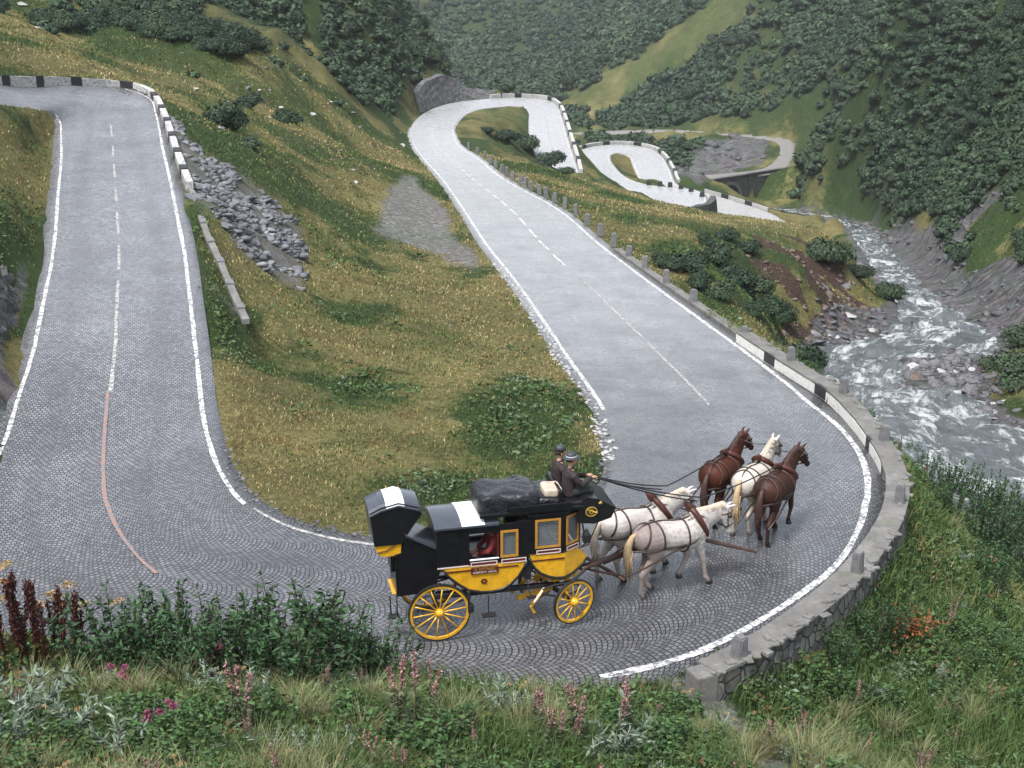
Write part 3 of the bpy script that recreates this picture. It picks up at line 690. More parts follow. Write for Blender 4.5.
nearm = (py_ < 27) | ((px_ > 7) & (py_ < 60))
hz = rng.uniform(.03, .30, n)*np.where(nearm, 1.2, .6)
p = np.stack([px_, py_, lookup(GZ, px_, py_)+hz], -1); d = nrm(np.stack([rng.normal(size=n), rng.normal(size=n), rng.uniform(-.2, .7, n)], -1))
S = Soup(); L = rng.uniform(.035, .085, n)*(1+rr/45)*np.repeat(.6+fbm(x/.9, y/.9, 2, 5)*.9, k)
tone = np.repeat(fbm(x/2.5, y/2.5, 3, 19), k)[:, None]
col = cvar((.026, .058, .018), n, .45)*(1-tone) + cvar((.085, .13, .045), n, .4)*tone
sp = np.repeat(fbm(x/1.1, y/1.1, 3, 29), k)
col = np.where(((sp > .64) & (rng.uniform(0, 1, n) < .6))[:, None], cvar((.1, .14, .085), n, .3), np.where(((sp < .33) & (rng.uniform(0, 1, n) < .35))[:, None], cvar((.12, .07, .035), n, .4), col))
S.leaf(p, d, L*1.1, L*.28, col); tag(S.build('ground_cover', m_leaf), kind='stuff')

# ---- shrubs: prototypes
def ico(sub):
    bm = bmesh.new(); bmesh.ops.create_icosphere(bm, subdivisions=sub, radius=1.0); bm.verts.index_update()
    v = np.array([vv.co[:] for vv in bm.verts]); f = np.array([[q.index for q in ff.verts] for ff in bm.faces]); bm.free(); return v, f
def shrub_arrays(nleaf, size, lobes=5, flat=.8, core=True, seed=0):
    """V, Q, T for a unit shrub: several leafy lobes with leaf faces through their shells"""
    g = np.random.default_rng(seed); cs = []
    for i in range(lobes):
        a = g.uniform(0, 6.28); q = g.uniform(.1, .62) if i else 0
        cs.append((math.cos(a)*q, math.sin(a)*q, g.uniform(.25, .75)*flat, g.uniform(.34, .55)))
    V = []; T = []; n0 = 0
    if core:
        v, f = ico(1)
        for c in cs:
            vv = v*c[3]*(.72 if nleaf < 200 else .5)*(1+g.uniform(-.15, .15, (len(v), 1)))*np.array([1, 1, .85]) + np.array(c[:3]); V.append(vv); T.append(f+n0); n0 += len(v)
    k = nleaf//lobes; Qs = []
    for c in cs:
        d = nrm(g.normal(size=(k, 3))); d[:, 2] = np.abs(d[:, 2])*.9 + d[:, 2]*.25; d = nrm(d)
        p = np.array(c[:3]) + d*c[3]*g.uniform(.72, 1.12, (k, 1))*np.array([1, 1, .85])
        s1 = nrm(np.cross(d, g.normal(size=(k, 3)))); s2 = nrm(np.cross(s1, d)+d*g.uniform(-.6, .6, (k, 1)))
        L = g.uniform(.6, 1.4, (k, 1))*size
        V.append(np.stack([p-s2*L, p+s1*L*.55, p+s2*L, p-s1*L*.55], 1).reshape(-1, 3)); Qs.append(np.arange(k*4).reshape(k, 4)+n0); n0 += k*4
    return np.concatenate(V), np.concatenate(Qs), (np.concatenate(T) if T else np.zeros((0, 3), int))
SHRUB_LO = [shrub_arrays(56, .17, 4, .58, True, s) for s in range(6)]
SHRUB_HI = [shrub_arrays(1900, .062, 8, .75, True, 20+s) for s in range(5)]
SHRUB_LOW_HI = [shrub_arrays(700, .06, 6, .5, True, 40+s) for s in range(3)]
def shrub_mesh(arr, base, name='foliage'):
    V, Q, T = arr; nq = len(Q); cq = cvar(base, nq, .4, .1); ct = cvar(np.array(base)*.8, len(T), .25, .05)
    hgt = V[Q[:, 0], 2]
    me = np_mesh(name, V, Q, T, cq, ct, mat=m_leaf).data; ob = [o for o in COL.objects if o.data == me][0]; bpy.data.objects.remove(ob); return me
def mask_of(*polys):
    pw = [poly_world(pp) for pp in polys]
    return lambda x, y: np.maximum.reduce([inpoly(pp, x, y).astype(float) for pp in pw])
M_dense = mask_of([(598,118),(650,82),(722,38),(765,10),(775,-60),(1150,-80),(1150,230),(1040,172),(1000,165),(960,205),(900,222),(850,200),(797,198),(803,150),(792,132),(740,126),(598,126)],
                  [(575,128),(700,141),(690,160),(655,162),(640,150),(600,140),(578,152)], [(488,90),(505,94),(540,94),(562,92),(600,76),(650,45),(700,12),(715,-40),(415,-30),(430,10)])
M_left = mask_of([(320,-30),(420,-30),(440,20),(470,48),(500,82),(470,80),(440,74),(418,84),(412,124),(400,128),(375,105),(340,92),(318,75)],
                 [(118,8),(160,-20),(290,-25),(300,30),(290,58),(230,62),(150,40)])
M_strip = mask_of([(556,104),(600,80),(650,50),(712,4),(722,-20),(770,-20),(752,8),(722,36),(652,80),(600,114),(575,116)])
M_sparse = mask_of([(60,-20),(420,-30),(420,130),(380,140),(270,110),(180,60),(60,30)], [(850,205),(960,205),(1024,165),(1100,250),(1100,300),(1000,300),(930,250),(870,230)],
                   [(520,100),(640,40),(760,-10),(715,-20),(600,60),(520,90)])
near_ok = (GX > -200)
HR = ((hillR > .08) & (wd > np.where(GY < 230, 30, 16)) & (GY > 95)).astype(float)
scr = np.clip(np.maximum(M_dense(GX, GY), HR)*.95 + M_left(GX, GY)*.6, 0, 1)*np.clip(rough*2, 0, 1)
scr = scr*(1-.9*M_strip(GX, GY))*np.clip((fbm(GX/(3+RR*.035), GY/(3+RR*.035), 4, 44)-.33)*7, .72, 1)
at = ground.data.attributes.new('scrub', 'FLOAT', 'POINT'); at.data.foreach_set('value', blur(scr, 2).astype(np.float32).ravel())
x, y, r = ground_pts(230000, 75, 950, 28)
nz = fbm(x/(3+r*.035), y/(3+r*.035), 4, 44); st = fbm((y+x*.55)/22, (x-y*.2)/90, 3, 21)
wd_ = lookup(wd, x, y); d1, d2, d3 = np.maximum(M_dense(x, y), lookup(HR, x, y) > .5), M_left(x, y), M_sparse(x, y)
u = rng.uniform(0, 1, len(x))
prob = np.maximum.reduce([d1*np.clip((nz-.40)*12+.5, .3, 1), d2*np.clip((nz-.42)*10+.4, .05, .95), d3*np.clip((nz-.58)*9, 0, .7), (lookup(hillR, x, y) > .06)*(wd_ > 7)*np.clip((nz-.5)*8, .03, .6), ((x < -6) & (y > 100))*np.clip((nz-.7)*8, 0.01, .4)])
prob = prob*(1-.93*M_strip(x, y))
ev = r*.02; slp = np.sqrt(1+((lookup(GZ, x+ev, y)-lookup(GZ, x-ev, y))/(2*ev))**2+((lookup(GZ, x, y+ev)-lookup(GZ, x, y-ev))/(2*ev))**2)
prob = prob*np.clip(.42*(slp-.35)*np.where(x > 40, 1.5, 1), .25, 1)
ok = (u < prob) & (lookup(rd, x, y) > 2.6) & (lookup(td, x, y) > 6) & (lookup(wd, x, y) > 3.5)
x, y, r = x[ok], y[ok], r[ok]; z = lookup(GZ, x, y); n = len(x)
size = np.clip(r*.0064, 1.0, 3.8)*rng.uniform(.5, 1.55, n)*(0.85+fbm(x/20, y/20, 2, 8)*.5); tone = fbm(x/(4+r*.03), y/(4+r*.03), 3, 13)
BASE_A = np.array((.017, .034, .02)); BASE_B = np.array((.038, .06, .03))
vis = []
for i in range(n):      # which of them show largest in the picture
    v = np.array([x[i], y[i], z[i]+size[i]*.5]) - np.array([0, 0, CAMH]); Zc = v[1]*CP - v[2]*SP; vv = v[1]*SP + v[2]*CP
    sx, sy = 512+F_PX*v[0]/Zc, 384-F_PX*vv/Zc; inside = (-20 < sx < 1044) and (-20 < sy < 788)
    vis.append(size[i]/Zc if inside else 0)
vis = np.array(vis); blocked = np.zeros(n, bool); cand = np.argsort(-vis)[:700]
for i in cand:
    o = Vector((0, 0, CAMH)); tgt = Vector((x[i], y[i], z[i]+size[i]*.8)); dd = tgt-o; hit = bvh.ray_cast(o, dd.normalized(), dd.length-.5)
    if hit[0] is not None: blocked[i] = True
order = [i for i in cand if not blocked[i] and vis[i] > 0][:300]; indiv = set(order)
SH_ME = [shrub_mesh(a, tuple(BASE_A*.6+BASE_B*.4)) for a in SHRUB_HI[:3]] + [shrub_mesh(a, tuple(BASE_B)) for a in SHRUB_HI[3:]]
stem_me = {}
def shrub_obj(loc, s, label, group=None, me=None, sz=1.0, cat='shrub', name='shrub', rz=None):
    o = bpy.data.objects.new(name, me or random.choice(SH_ME)); COL.objects.link(o)
    o.location = loc; o.scale = (s, s, s*sz); o.rotation_euler = (0, 0, random.uniform(0, 6.28) if rz is None else rz); tag(o, label, cat, group); return o
for i in order:
    shrub_obj((x[i], y[i], z[i]-.15*size[i]), size[i], 'dark green alder shrub crowding the mountain slopes above the road', 'alder shrubs on the slopes')
V = []; Q = []; T = []; cq = []; ct = []; n0 = 0
for i in range(n):
    if i in indiv: continue
    v, q, t_ = SHRUB_LO[i % 6]; a = rng.uniform(0, 6.28); ca, sa = math.cos(a)*size[i], math.sin(a)*size[i]
    V.append(np.stack([v[:, 0]*ca-v[:, 1]*sa+x[i], v[:, 0]*sa+v[:, 1]*ca+y[i], v[:, 2]*size[i]+z[i]-.15*size[i]], -1)); Q.append(q+n0); T.append(t_+n0); n0 += len(v)
    base = BASE_A*(1-tone[i])+BASE_B*tone[i]; base = base*rng.uniform(.7, 1.35)*1.25
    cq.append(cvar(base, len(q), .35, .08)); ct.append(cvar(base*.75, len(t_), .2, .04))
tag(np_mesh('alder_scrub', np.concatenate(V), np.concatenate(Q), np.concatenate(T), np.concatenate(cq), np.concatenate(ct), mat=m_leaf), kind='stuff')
print('scrub bushes', n, 'individual', len(order))

# ---- shrubs one can tell apart on the nearer slopes
def sh(px, py, wpx, label=None, low=False, tall=1.0, grp=None):
    p = G(px, py); Zc = p[1]*CP-(p[2]-CAMH)*SP; s_ = wpx*.72*Zc/F_PX
    return shrub_obj((p[0], p[1], p[2]-.12*s_), s_, label or 'dark bush on the eroded grassy slope between the valley road and the stream', grp or (None if label else 'bushes on the stream side slope'), me=random.choice(SH_ME), sz=tall)
for a in ((228,128,42,'round green bush beside the striped parapet above the rubble heap',1.1),(252,150,26,'smaller bush just right of the round one above the rubble heap',.9),(505,140,24,'bush at the top left inside the far bend',1.0),(487,133,14,'small bush left of the others inside the far bend',.9),
          (528,152,30,'large bush in the middle inside the far bend',1.1),(549,165,30,'bush right of the middle one inside the far bend',.8),(563,174,20,'low bush at the lower right end inside the far bend',.7),
          (832,265,44,'big round bush on the right end of the grassy spur above the stream',1.1),(858,278,26,'darker bush leaning over the stream end of the grassy spur',1.0),(893,300,30,'bush at the tip of the spur beside the rapids',1.1),
          (805,368,44,'leafy bush behind the whitewashed parapet next to the rapids',1.1),(783,352,24,'small bush left of the leafy one behind the parapet',1.0),(752,312,26,'bush behind the second guard post from the parapet',.9)):
    sh(a[0], a[1], a[2], a[3], tall=a[4])
for a in ((688,272,40),(715,262,34),(737,282,38),(722,300,30),(752,296,36),(770,312,38),(745,252,26),(700,288,28),(665,268,26),(725,240,22),(782,322,30),(708,245,20)): sh(*a)
for a in ((1010,380,50,'orange and green bush on the right bank above the wet boulder'),(988,372,26,'dark green bush left of the orange one on the right bank'),(1020,345,40,'dark bush at the right edge above the orange bush')): sh(*a)
# ---------------------------------------------------------------- masonry, posts, rocks
m_wall = stone_mat('rubble_wall', [(0.06,0.06,0.06),(0.16,0.155,0.145),(0.3,0.29,0.27)], 1.5, cell=3.2, bstr=1.0, moss=.7)
m_cap = stone_mat('cap_stone', [(0.11,0.105,0.1),(0.17,0.165,0.155),(0.26,0.25,0.24)], 1.2, bstr=.35, moss=.35)
m_wwash = paint_mat('whitewash', (0.5, 0.49, 0.46), 0.47); m_black = simple('black_paint', (0.02, 0.02, 0.022), .6, .4, 6)
m_post = stone_mat('post_stone', [(0.09,0.09,0.095),(0.19,0.19,0.195),(0.3,0.3,0.3)], 5, bstr=.6, moss=.2)
m_dark = stone_mat('dark_rubble', [(0.035,0.035,0.035),(0.1,0.1,0.1),(0.2,0.195,0.19)], 1.2, cell=2.2, bstr=1.0, moss=.5)
m_grey = stone_mat('grey_rubble', [(0.09,0.09,0.09),(0.17,0.17,0.17),(0.27,0.265,0.26)], .8, cell=1.6, bstr=.8, moss=.4)
def edge_pt(side, px, py, off):
    A, B = ROAD; E = A if side == 'A' else B; O = B if side == 'A' else A
    v = E - np.array([0, 0, CAMH]); Zc = v[:, 1]*CP - v[:, 2]*SP; vv = v[:, 1]*SP + v[:, 2]*CP
    sx, sy = 512+F_PX*v[:, 0]/Zc, 384-F_PX*vv/Zc; i = int(np.argmin((sx-px)**2 + (sy-py)**2))
    u = E[i]-O[i]; u[2] = 0; u /= np.linalg.norm(u); return E[i] + u*off, u, i
def offs_path(side, i0, i1, off0, off1=None, dz=0.0, step=1):
    A, B = ROAD; E = A if side == 'A' else B; O = B if side == 'A' else A; out = []
    off1 = off0 if off1 is None else off1
    idx = list(range(i0, i1, step))
    for q_, i in enumerate(idx):
        u = E[i]-O[i]; u[2] = 0; u /= np.linalg.norm(u); o = off0 + (off1-off0)*q_/max(1, len(idx)-1)
        out.append(E[i] + u*o + np.array([0, 0, dz]))
    return np.array(out)
def sweep(path, prof, jit=0.0, seed=1):
    """sweep an (across, up) outline along path; across is to the right of travel"""
    g = np.random.default_rng(seed); n = len(path); k = len(prof); vs = []
    for i in range(n):
        d = path[min(i+1, n-1)]-path[max(i-1, 0)]; d[2] = 0; d = d/(np.linalg.norm(d)+1e-9); r_ = np.array([d[1], -d[0], 0])
        for a, u in prof: vs.append(path[i] + r_*(a + g.uniform(-jit, jit)) + np.array([0, 0, u + g.uniform(-jit, jit)]))
    fs = [(i*k+j, (i+1)*k+j, (i+1)*k+(j+1) % k, i*k+(j+1) % k) for i in range(n-1) for j in range(k)]
    fs += [tuple(range(k)), tuple((n-1)*k+j for j in range(k))[::-1]]
    return vs, fs
ORD = ['first','second','third','fourth','fifth','sixth','seventh','eighth','ninth','tenth','eleventh','twelfth','thirteenth','fourteenth','fifteenth','sixteenth','seventeenth','eighteenth','nineteenth','twentieth','twenty-first','twenty-second','twenty-third','twenty-fourth','twenty-fifth','twenty-sixth','twenty-seventh','twenty-eighth','twenty-ninth','thirtieth']
# parapet round the foreground bend (path runs from the near end towards the valley leg)
WH = .40
iA = edge_pt('B', 704, 653, 0)[2]; iB = edge_pt('B', 728, 338, 0)[2]
cap_px = [(693,655),(715,646),(738,635),(762,622),(786,606),(806,593),(825,578),(842,563),(858,545),(870,530),(880,515),(886,497),(888,477),(880,454),(871,440),(856,418),(843,404),(829,390),(803,374),(778,359),(757,345),(737,332)]
cap_px = [(px+max(0, 5-.5*q2), py+max(0, 6-.5*q2)) for q2, (px, py) in enumerate(cap_px)]
inner = np.array([P(px, py, edge_pt('B', px, py, 0)[0][2]+WH) for px, py in cap_px]); inner[:, 2] -= WH
tq = np.linspace(0, len(inner)-1, 90); inner = np.stack([np.interp(tq, np.arange(len(inner)), inner[:, j]) for j in range(3)], -1)
for _ in range(6): inner[1:-1] = (inner[:-2]+inner[1:-1]*2+inner[2:])/4
def wall_near(px, py, dz):
    """index on the wall whose inner top projects nearest to a picture point"""
    v = inner+np.array([0, 0, dz-CAMH]); Zc = v[:, 1]*CP-v[:, 2]*SP; vv = v[:, 1]*SP+v[:, 2]*CP
    return int(np.argmin((512+F_PX*v[:, 0]/Zc-px)**2+(384-F_PX*vv/Zc-py)**2))
def outward(i):
    d = inner[min(i+1, 89)]-inner[max(i-1, 0)]; d = d[:2]/np.linalg.norm(d[:2]); return np.array([d[1]*SG, -d[0]*SG, 0])
par = empty('parapet_wall', tuple(inner[0])); tag(par, 'curved stone parapet wall round the outside of the near bend with black panels', 'wall')
def at_parent(o, p): o.parent = p; o.matrix_parent_inverse = Matrix.Translation(-Vector(p.location)) ; return o
def child(bm_or_vs, name, mat, par, smooth=False):
    o = BM().add(*bm_or_vs).build(name, mat, None, smooth) if isinstance(bm_or_vs, tuple) else bm_or_vs.build(name, mat, None, smooth)
    for v in o.data.vertices: v.co -= Vector(par.location)
    o.parent = par; return o
d0 = inner[5]-inner[0]; o0 = inner[0]-np.array([0, 35.0, 0]); rgt = np.array([d0[1], -d0[0]]); SG = 1 if rgt@o0[:2] > 0 else -1
child(sweep(inner, [(0, -.3), (0, WH-.07), (SG*.56, WH-.07), (SG*.62, -.6), (SG*.75, -1.9), (SG*.3, -1.9)], .012), 'wall', m_wall, par)
child(sweep(inner, [(SG*-.02, WH-.07), (SG*-.02, WH), (SG*.59, WH-.01), (SG*.59, WH-.07)], .008, 3), 'cap', m_cap, par)
# whitewashed inner face towards the valley leg
iW = wall_near(884, 462, WH)
child(sweep(inner[iW:], [(SG*-.035, -.02), (SG*-.03, WH-.085), (SG*-.003, WH-.085), (SG*-.003, -.02)], .004, 4), 'whitewash', paint_mat('fresh_whitewash', (.72, .71, .67), .4), par)
for px, py in ((771, 366), (819, 397), (866, 443)):
    k = wall_near(px, py-8, WH); pp = inner[k-1:k+1+(py < 400)]
    child(sweep(pp, [(SG*-.05, .02), (SG*-.05, WH+.004), (SG*.05, WH+.004), (SG*.05, .02)], .003, 5), 'black_panel', m_black, par)
# loose rubble along the cap's outer rim
bmr = BM(); rr_ = random.Random(4)
for q2 in range(90):
    p = inner[q2]+outward(q2)*.52
    for _ in range(2):
        if rr_.random() < .6: bmr.box((p[0]+rr_.uniform(-.1, .1), p[1]+rr_.uniform(-.25, .25), p[2]+WH-.01), (rr_.uniform(.08, .26), rr_.uniform(.08, .2), rr_.uniform(.04, .1)), Matrix.Rotation(rr_.uniform(0, 3), 3, 'Z'), .02)
o = child(bmr, 'rim_stone', m_cap, par); o['kind'] = 'stuff'
# end block where the wall starts above the footpath
e0 = inner[0]
child(BM().box((e0[0]+.05, e0[1]-.32, e0[2]-.35), (.5, .5, 1.45), Matrix.Rotation(R(25), 3, 'Z'), .05), 'end_block', m_cap, par)
# low kerb continuing down the valley leg
iC = edge_pt('B', 604, 247, 0)[2]; iB = edge_pt('B', 740, 347, 0)[2]
ker = offs_path('B', iB, iC, .5, .35)
kb = child(sweep(ker, [(0, -.3), (0, .13), (SG*.42, .12), (SG*.5, -.7)], .02, 6), 'low_kerb', m_cap, empty('low_kerb', tuple(ker[0])))
kroot = kb.parent; bpy.data.objects.remove(kroot); kb.parent = None; kb.location = tuple(ker[0]); tag(kb, 'low weathered stone kerb running on from the parapet down the valley road', 'kerb')
# ---- stone guard posts
def post_mesh(h, w):
    bm = bmesh.new(); bmesh.ops.create_cube(bm, size=1.0)
    for v in bm.verts:
        s_ = .86 if v.co.z > 0 else 1.05; v.co = Vector((v.co.x*w*s_, v.co.y*w*s_, (v.co.z+.5)*h))
    bmesh.ops.bevel(bm, geom=bm.edges[:], offset=.035, segments=2, affect='EDGES'); bmesh.ops.subdivide_edges(bm, edges=bm.edges[:], cuts=1, use_grid_fill=True)
    for v in bm.verts: v.co += Vector([random.uniform(-.008, .008) for _ in range(3)])
    me = bpy.data.meshes.new('guard_post'); bm.to_mesh(me); bm.free(); return me
posts_wall = [(733,641),(855,570),(900,500),(884,438),(835,392),(786,358),(742,330)]
lab = ['grey stone post where the curved parapet begins, above the footpath','square stone post on the curved parapet at the lower right of the bend',
 'grey stone post at the outermost point of the curved parapet','stone post on the parapet beside the nearest black panel and the river','stone post on the parapet beside the middle black panel',
 'stone post on the parapet next to the farthest black panel','stone post on the low kerb just beyond the end of the whitewashed parapet']
pm = [post_mesh(.62, .34), post_mesh(.7, .3), post_mesh(.66, .32)]
for m_ in pm: m_.materials.append(m_post)
for k, (px, py) in enumerate(posts_wall):
    i = wall_near(px-(12 if k < 4 else 6), py, WH); u = outward(i); p = inner[i]+u*(.38 if k < 6 else .3)
    o = bpy.data.objects.new('guard_post', pm[k % 3]); COL.objects.link(o); o.scale = (.82, .82, .9); o.location = (p[0], p[1], p[2] + (WH-.1 if k < 6 else .05)); o.rotation_euler = (random.uniform(-.05, .05), random.uniform(-.05, .05), math.atan2(u[1], u[0]))
    tag(o, lab[k], 'post', 'stone posts on the parapet')
posts_row = [(683,297),(658,280),(637,266),(621,255),(604,244),(589.5,235),(577,225),(565,217),(555,210),(546,203),(538,197),(532,193),(525,188),(519,184),(514,181),(508,176),(503,172),(498,168),(493,163),(488,159),(482,154),(474,149),(467,144)]
for k, (px, py) in enumerate(posts_row):
    p, u, i = edge_pt('B', px, py, .6)
    o = bpy.data.objects.new('guard_post', pm[k % 3]); COL.objects.link(o); o.location = (p[0], p[1], p[2]-.02); o.scale = (.95, .95, 1.12); o.rotation_euler = (random.uniform(-.09, .09), random.uniform(-.09, .09), math.atan2(u[1], u[0])+random.uniform(-.3, .3))
    tag(o, 'grey stone guard post on the valley road\'s right edge, %s beyond the parapet\'s end' % ORD[k+1] if k else 'grey stone guard post nearest the parapet on the valley road\'s right edge', 'post', 'guard posts along the valley road')
# ---- striped parapets: alternate whitewashed and black blocks
def striped(path, name, label, Lw, Lb, w, h, groups=None, mw_=None, mb_=None, dep=.5):
    path = np.array(path); seg = np.r_[0, np.cumsum(np.linalg.norm(np.diff(path, axis=0), axis=1))]
    root = empty(name, tuple(path[0])); tag(root, label, 'wall', groups); s = 0; black = False
    def ev(t): return np.array([np.interp(t, seg, path[:, j]) for j in range(3)])
    while s < seg[-1]-.3:
        L_ = Lb if black else Lw; e = min(s+L_, seg[-1]); k = max(2, int((e-s)/.7)+1)
        pp = np.array([ev(t) for t in np.linspace(s+.02, e-.02, k)]); hh = h+.05 if black else h; ww = w*1.12 if black else w
        child(sweep(pp, [(-ww/2, -dep), (-ww/2, hh), (ww/2, hh), (ww/2, -dep)], .01, int(s*10)+1), 'black_block' if black else 'white_block', (mb_ or m_black) if black else (mw_ or m_wwash), root)
        s = e; black = not black
    return root
def px_path(pts, side='A'):
    out = []
    for px, py in pts:
        e = edge_pt(side, px, py, 0)[0][2]; out.append(P(px, py, e+.0))
    z = np.array(out)
    return z
top = px_path([(-60,80),(0,83.5),(60,83.5),(110,86.5),(138,90),(150,95),(158,104),(165,119),(170,134),(175,150),(182,170),(190,190)])
striped(top, 'striped_parapet', 'white parapet with black blocks round the outside of the upper left bend', 2.6, .75, .3, .36)
lowp = px_path([(192,192),(199,212),(208,237),(221,264),(234,294),(246,321)])
striped(lowp, 'striped_parapet', 'worn sunken kerb with dark posts leading down beside the left road', 1.9, .5, .24, .06, None, m_cap, m_post, .12)
i1, i2 = edge_pt('A', 489, 99, 0)[2], edge_pt('A', 578, 176, 0)[2]
striped(offs_path('A', i1, i2, .8, .7, 0), 'striped_parapet', 'white and black parapet round the far bend under the hillside', 5.0, 1.3, .5, .6)
i1, i2 = edge_pt('A', 581, 157, 0)[2], edge_pt('A', 676, 183, 0)[2]
striped(offs_path('A', i1, i2, .9, .9, 0), 'striped_parapet', 'white and black parapet round the lowest loop by the arched bridge', 5.0, 1.6, .5, .55)
i1, i2 = edge_pt('A', 700, 192, 0)[2], edge_pt('A', 768, 213, 0)[2]
striped(offs_path('A', i1, i2, .9, .9, 0), 'striped_parapet', 'white and black parapet on the lowest road running behind the grassy brow', 3.0, 1.3, .5, .5)
pmk = post_mesh(.62, .34); pmk.materials.append(m_black)
k = 0
for (px, py) in ((649,184),(660,185),(670,186),(681,188),(691,191),(702,196)):
    p, u, i = edge_pt('B', px, py, .5); q_ = P(px, py+1, p[2]); o = bpy.data.objects.new('guard_post', pmk); COL.objects.link(o); o.location = tuple(q_); o.scale = (2.0, 2.0, 1.2)
    tag(o, '%s dark block from the left along the edge of the lower bend by the bridge' % ORD[k], 'post', 'dark blocks on the lower bend'); k += 1
mp_ = BM().tube([(0, 0, 0), (0, 0, 2.0)], .11, 8).box((0, 0, 1.75), (.5, .12, .7), None, .02)
p, u, i = edge_pt('A', 502, 98.5, .5); o = mp_.build('marker_post', m_black); o.location = tuple(p); tag(o, 'dark marker post at the top of the far bend', 'post')
# ---- retaining walls
def batter(pts_lo, pts_hi, name, label, mat, thick=.8, res=6, rough=.08):
    lo = np.array(pts_lo); hi = np.array(pts_hi); n = len(lo); k = 24
    t = np.linspace(0, n-1, k); LO = np.stack([np.interp(t, range(n), lo[:, j]) for j in range(3)], -1); HI = np.stack([np.interp(t, range(n), hi[:, j]) for j in range(3)], -1)
    vs = []; g = np.random.default_rng(3)
    for i in range(k):
        d = LO[min(i+1, k-1)]-LO[max(i-1, 0)]; nn = np.array([d[1], -d[0], 0]); nn /= np.linalg.norm(nn)+1e-9
        back = (HI[i]-LO[i]); back[2] = 0; 
        for j in range(res+1): vs.append(LO[i]*(1-j/res)+HI[i]*j/res + g.normal(size=3)*rough*(0 < j))
        bk = back/(np.linalg.norm(back)+1e-6) if np.linalg.norm(back) > .05 else nn
        vs.append(HI[i]+bk*thick); vs.append(LO[i]+bk*thick*1.5-np.array([0, 0, .5]))
    m_ = res+3; fs = [(i*m_+j, (i+1)*m_+j, (i+1)*m_+(j+1) % m_, i*m_+(j+1) % m_) for i in range(k-1) for j in range(m_)]
    o = pydata(name, [np.array(v)-lo[0] for v in vs], fs + [tuple(range(m_)), tuple((k-1)*m_+j for j in range(m_))[::-1]], mat); o.location = tuple(lo[0]); tag(o, label, 'wall'); return o
lo = [edge_pt('B', *q_, .75)[0] for q_ in ((52,262),(48,290),(38,325),(28,362),(14,400),(0,440))]; lo = [l-np.array([0, 0, .15]) for l in lo]
hi = [l + np.array([-.55-.03*i_, .1, hh_]) for i_, (l, hh_) in enumerate(zip(lo, (.3, 1.0, 1.7, 2.1, 2.3, 2.4)))]
batter(lo, hi, 'retaining_wall', 'dark rubble retaining wall along the left side of the left road', m_dark)
lo = [edge_pt('A', *q_, 1.0)[0] for q_ in ((417,119),(422,115),(434,109),(450,104),(460,102.5),(470,101),(487,99.5))]
hi = [l + np.array([-1.0, 1.6, hh_]) for l, hh_ in zip(lo, (.4, 2.0, 3.6, 4.2, 3.6, 2.2, .2))]
batter(lo, hi, 'retaining_wall', 'grey stone retaining wall behind the far bend', m_grey, 1.5, 8, .04)
lo = [edge_pt('B', *q_, .7)[0] for q_ in ((668,210),(685,208),(700,205),(705,201),(704,198))]
batter([l-np.array([0, 0, 2.6]) for l in lo], [l+np.array([0, 0, .35]) for l in lo], 'retaining_wall', 'dark curved retaining wall under the lower bend left of the bridge', m_dark, .9)
# ---- arched bridge carrying the mountain track
TA, TB = TRACK; ia = 2; ib = int(np.argmin(np.linalg.norm(TA-P(783,170,-42.9), axis=1)))
pA, pB = TA[0].copy(), TA[ib].copy()
br = empty('stone_bridge', tuple(pA)); tag(br, 'dark stone bridge with a single round arch carrying the mountain track', 'bridge')
dv = pB-pA; Ls = np.linalg.norm(dv[:2]); dx_, dy_ = dv[0]/Ls, dv[1]/Ls
nx_, ny_ = (dy_, -dx_) if dy_*0 - dx_*1 < 0 else (-dy_, dx_)         # towards the viewer
def bpt(s_, z_, off): return (pA[0]+dx_*s_+nx_*off, pA[1]+dy_*s_+ny_*off, z_)
arc_c = P(725, 202, -46.8); sc_ = (arc_c[0]-pA[0])*dx_ + (arc_c[1]-pA[1])*dy_; ra = 3.7; zb = -52.0; zc = -46.9
def ztop(s_): return pA[2] + (pB[2]-pA[2])*s_/Ls + .5
outl = [(-3, ztop(0)), (-3, zb), (sc_-ra, zb)] + [(sc_-ra*math.cos(a_), zc+ra*math.sin(a_)) for a_ in np.linspace(0, math.pi, 19)] + [(sc_+ra, zb), (Ls+1, zb), (Ls+1, ztop(Ls)), (Ls*.5, ztop(Ls*.5))]
vs = [bpt(s_, z_, .95) for s_, z_ in outl] + [bpt(s_, z_, .3) for s_, z_ in outl]; k = len(outl)
child((vs, [tuple(range(k)), tuple(range(2*k-1, k-1, -1))] + [(i, (i+1) % k, (i+1) % k+k, i+k) for i in range(k)]), 'wall', m_dark, br)
vs = []; aa = np.linspace(-.1, math.pi+.1, 25)
for a_ in aa:
    for rr2, off in ((ra, .98), (ra+.55, .98), (ra+.55, .6), (ra, .3)): vs.append(bpt(sc_-rr2*math.cos(a_), zc+rr2*math.sin(a_), off+.03))
child((vs, [(i*4+j, i*4+4+j, i*4+4+(j+1) % 4, i*4+(j+1) % 4) for i in range(24) for j in range(4)]), 'arch_ring', m_cap, br)
vs = []
for a_ in aa:
    for rr2, off in ((ra-.02, .6), (ra-.02, -5)): vs.append(bpt(sc_-rr2*math.cos(a_), zc+rr2*math.sin(a_), off))
child((vs, [(i*2, i*2+2, i*2+3, i*2+1) for i in range(24)]), 'vault', m_dark, br)
child(sweep(np.array([bpt(s_, ztop(s_)+.01, .62) for s_ in np.linspace(-3, Ls+1, 12)]), [(-.45, 0), (-.45, .18), (.45, .18), (.45, 0)], .02), 'coping', m_grey, br)

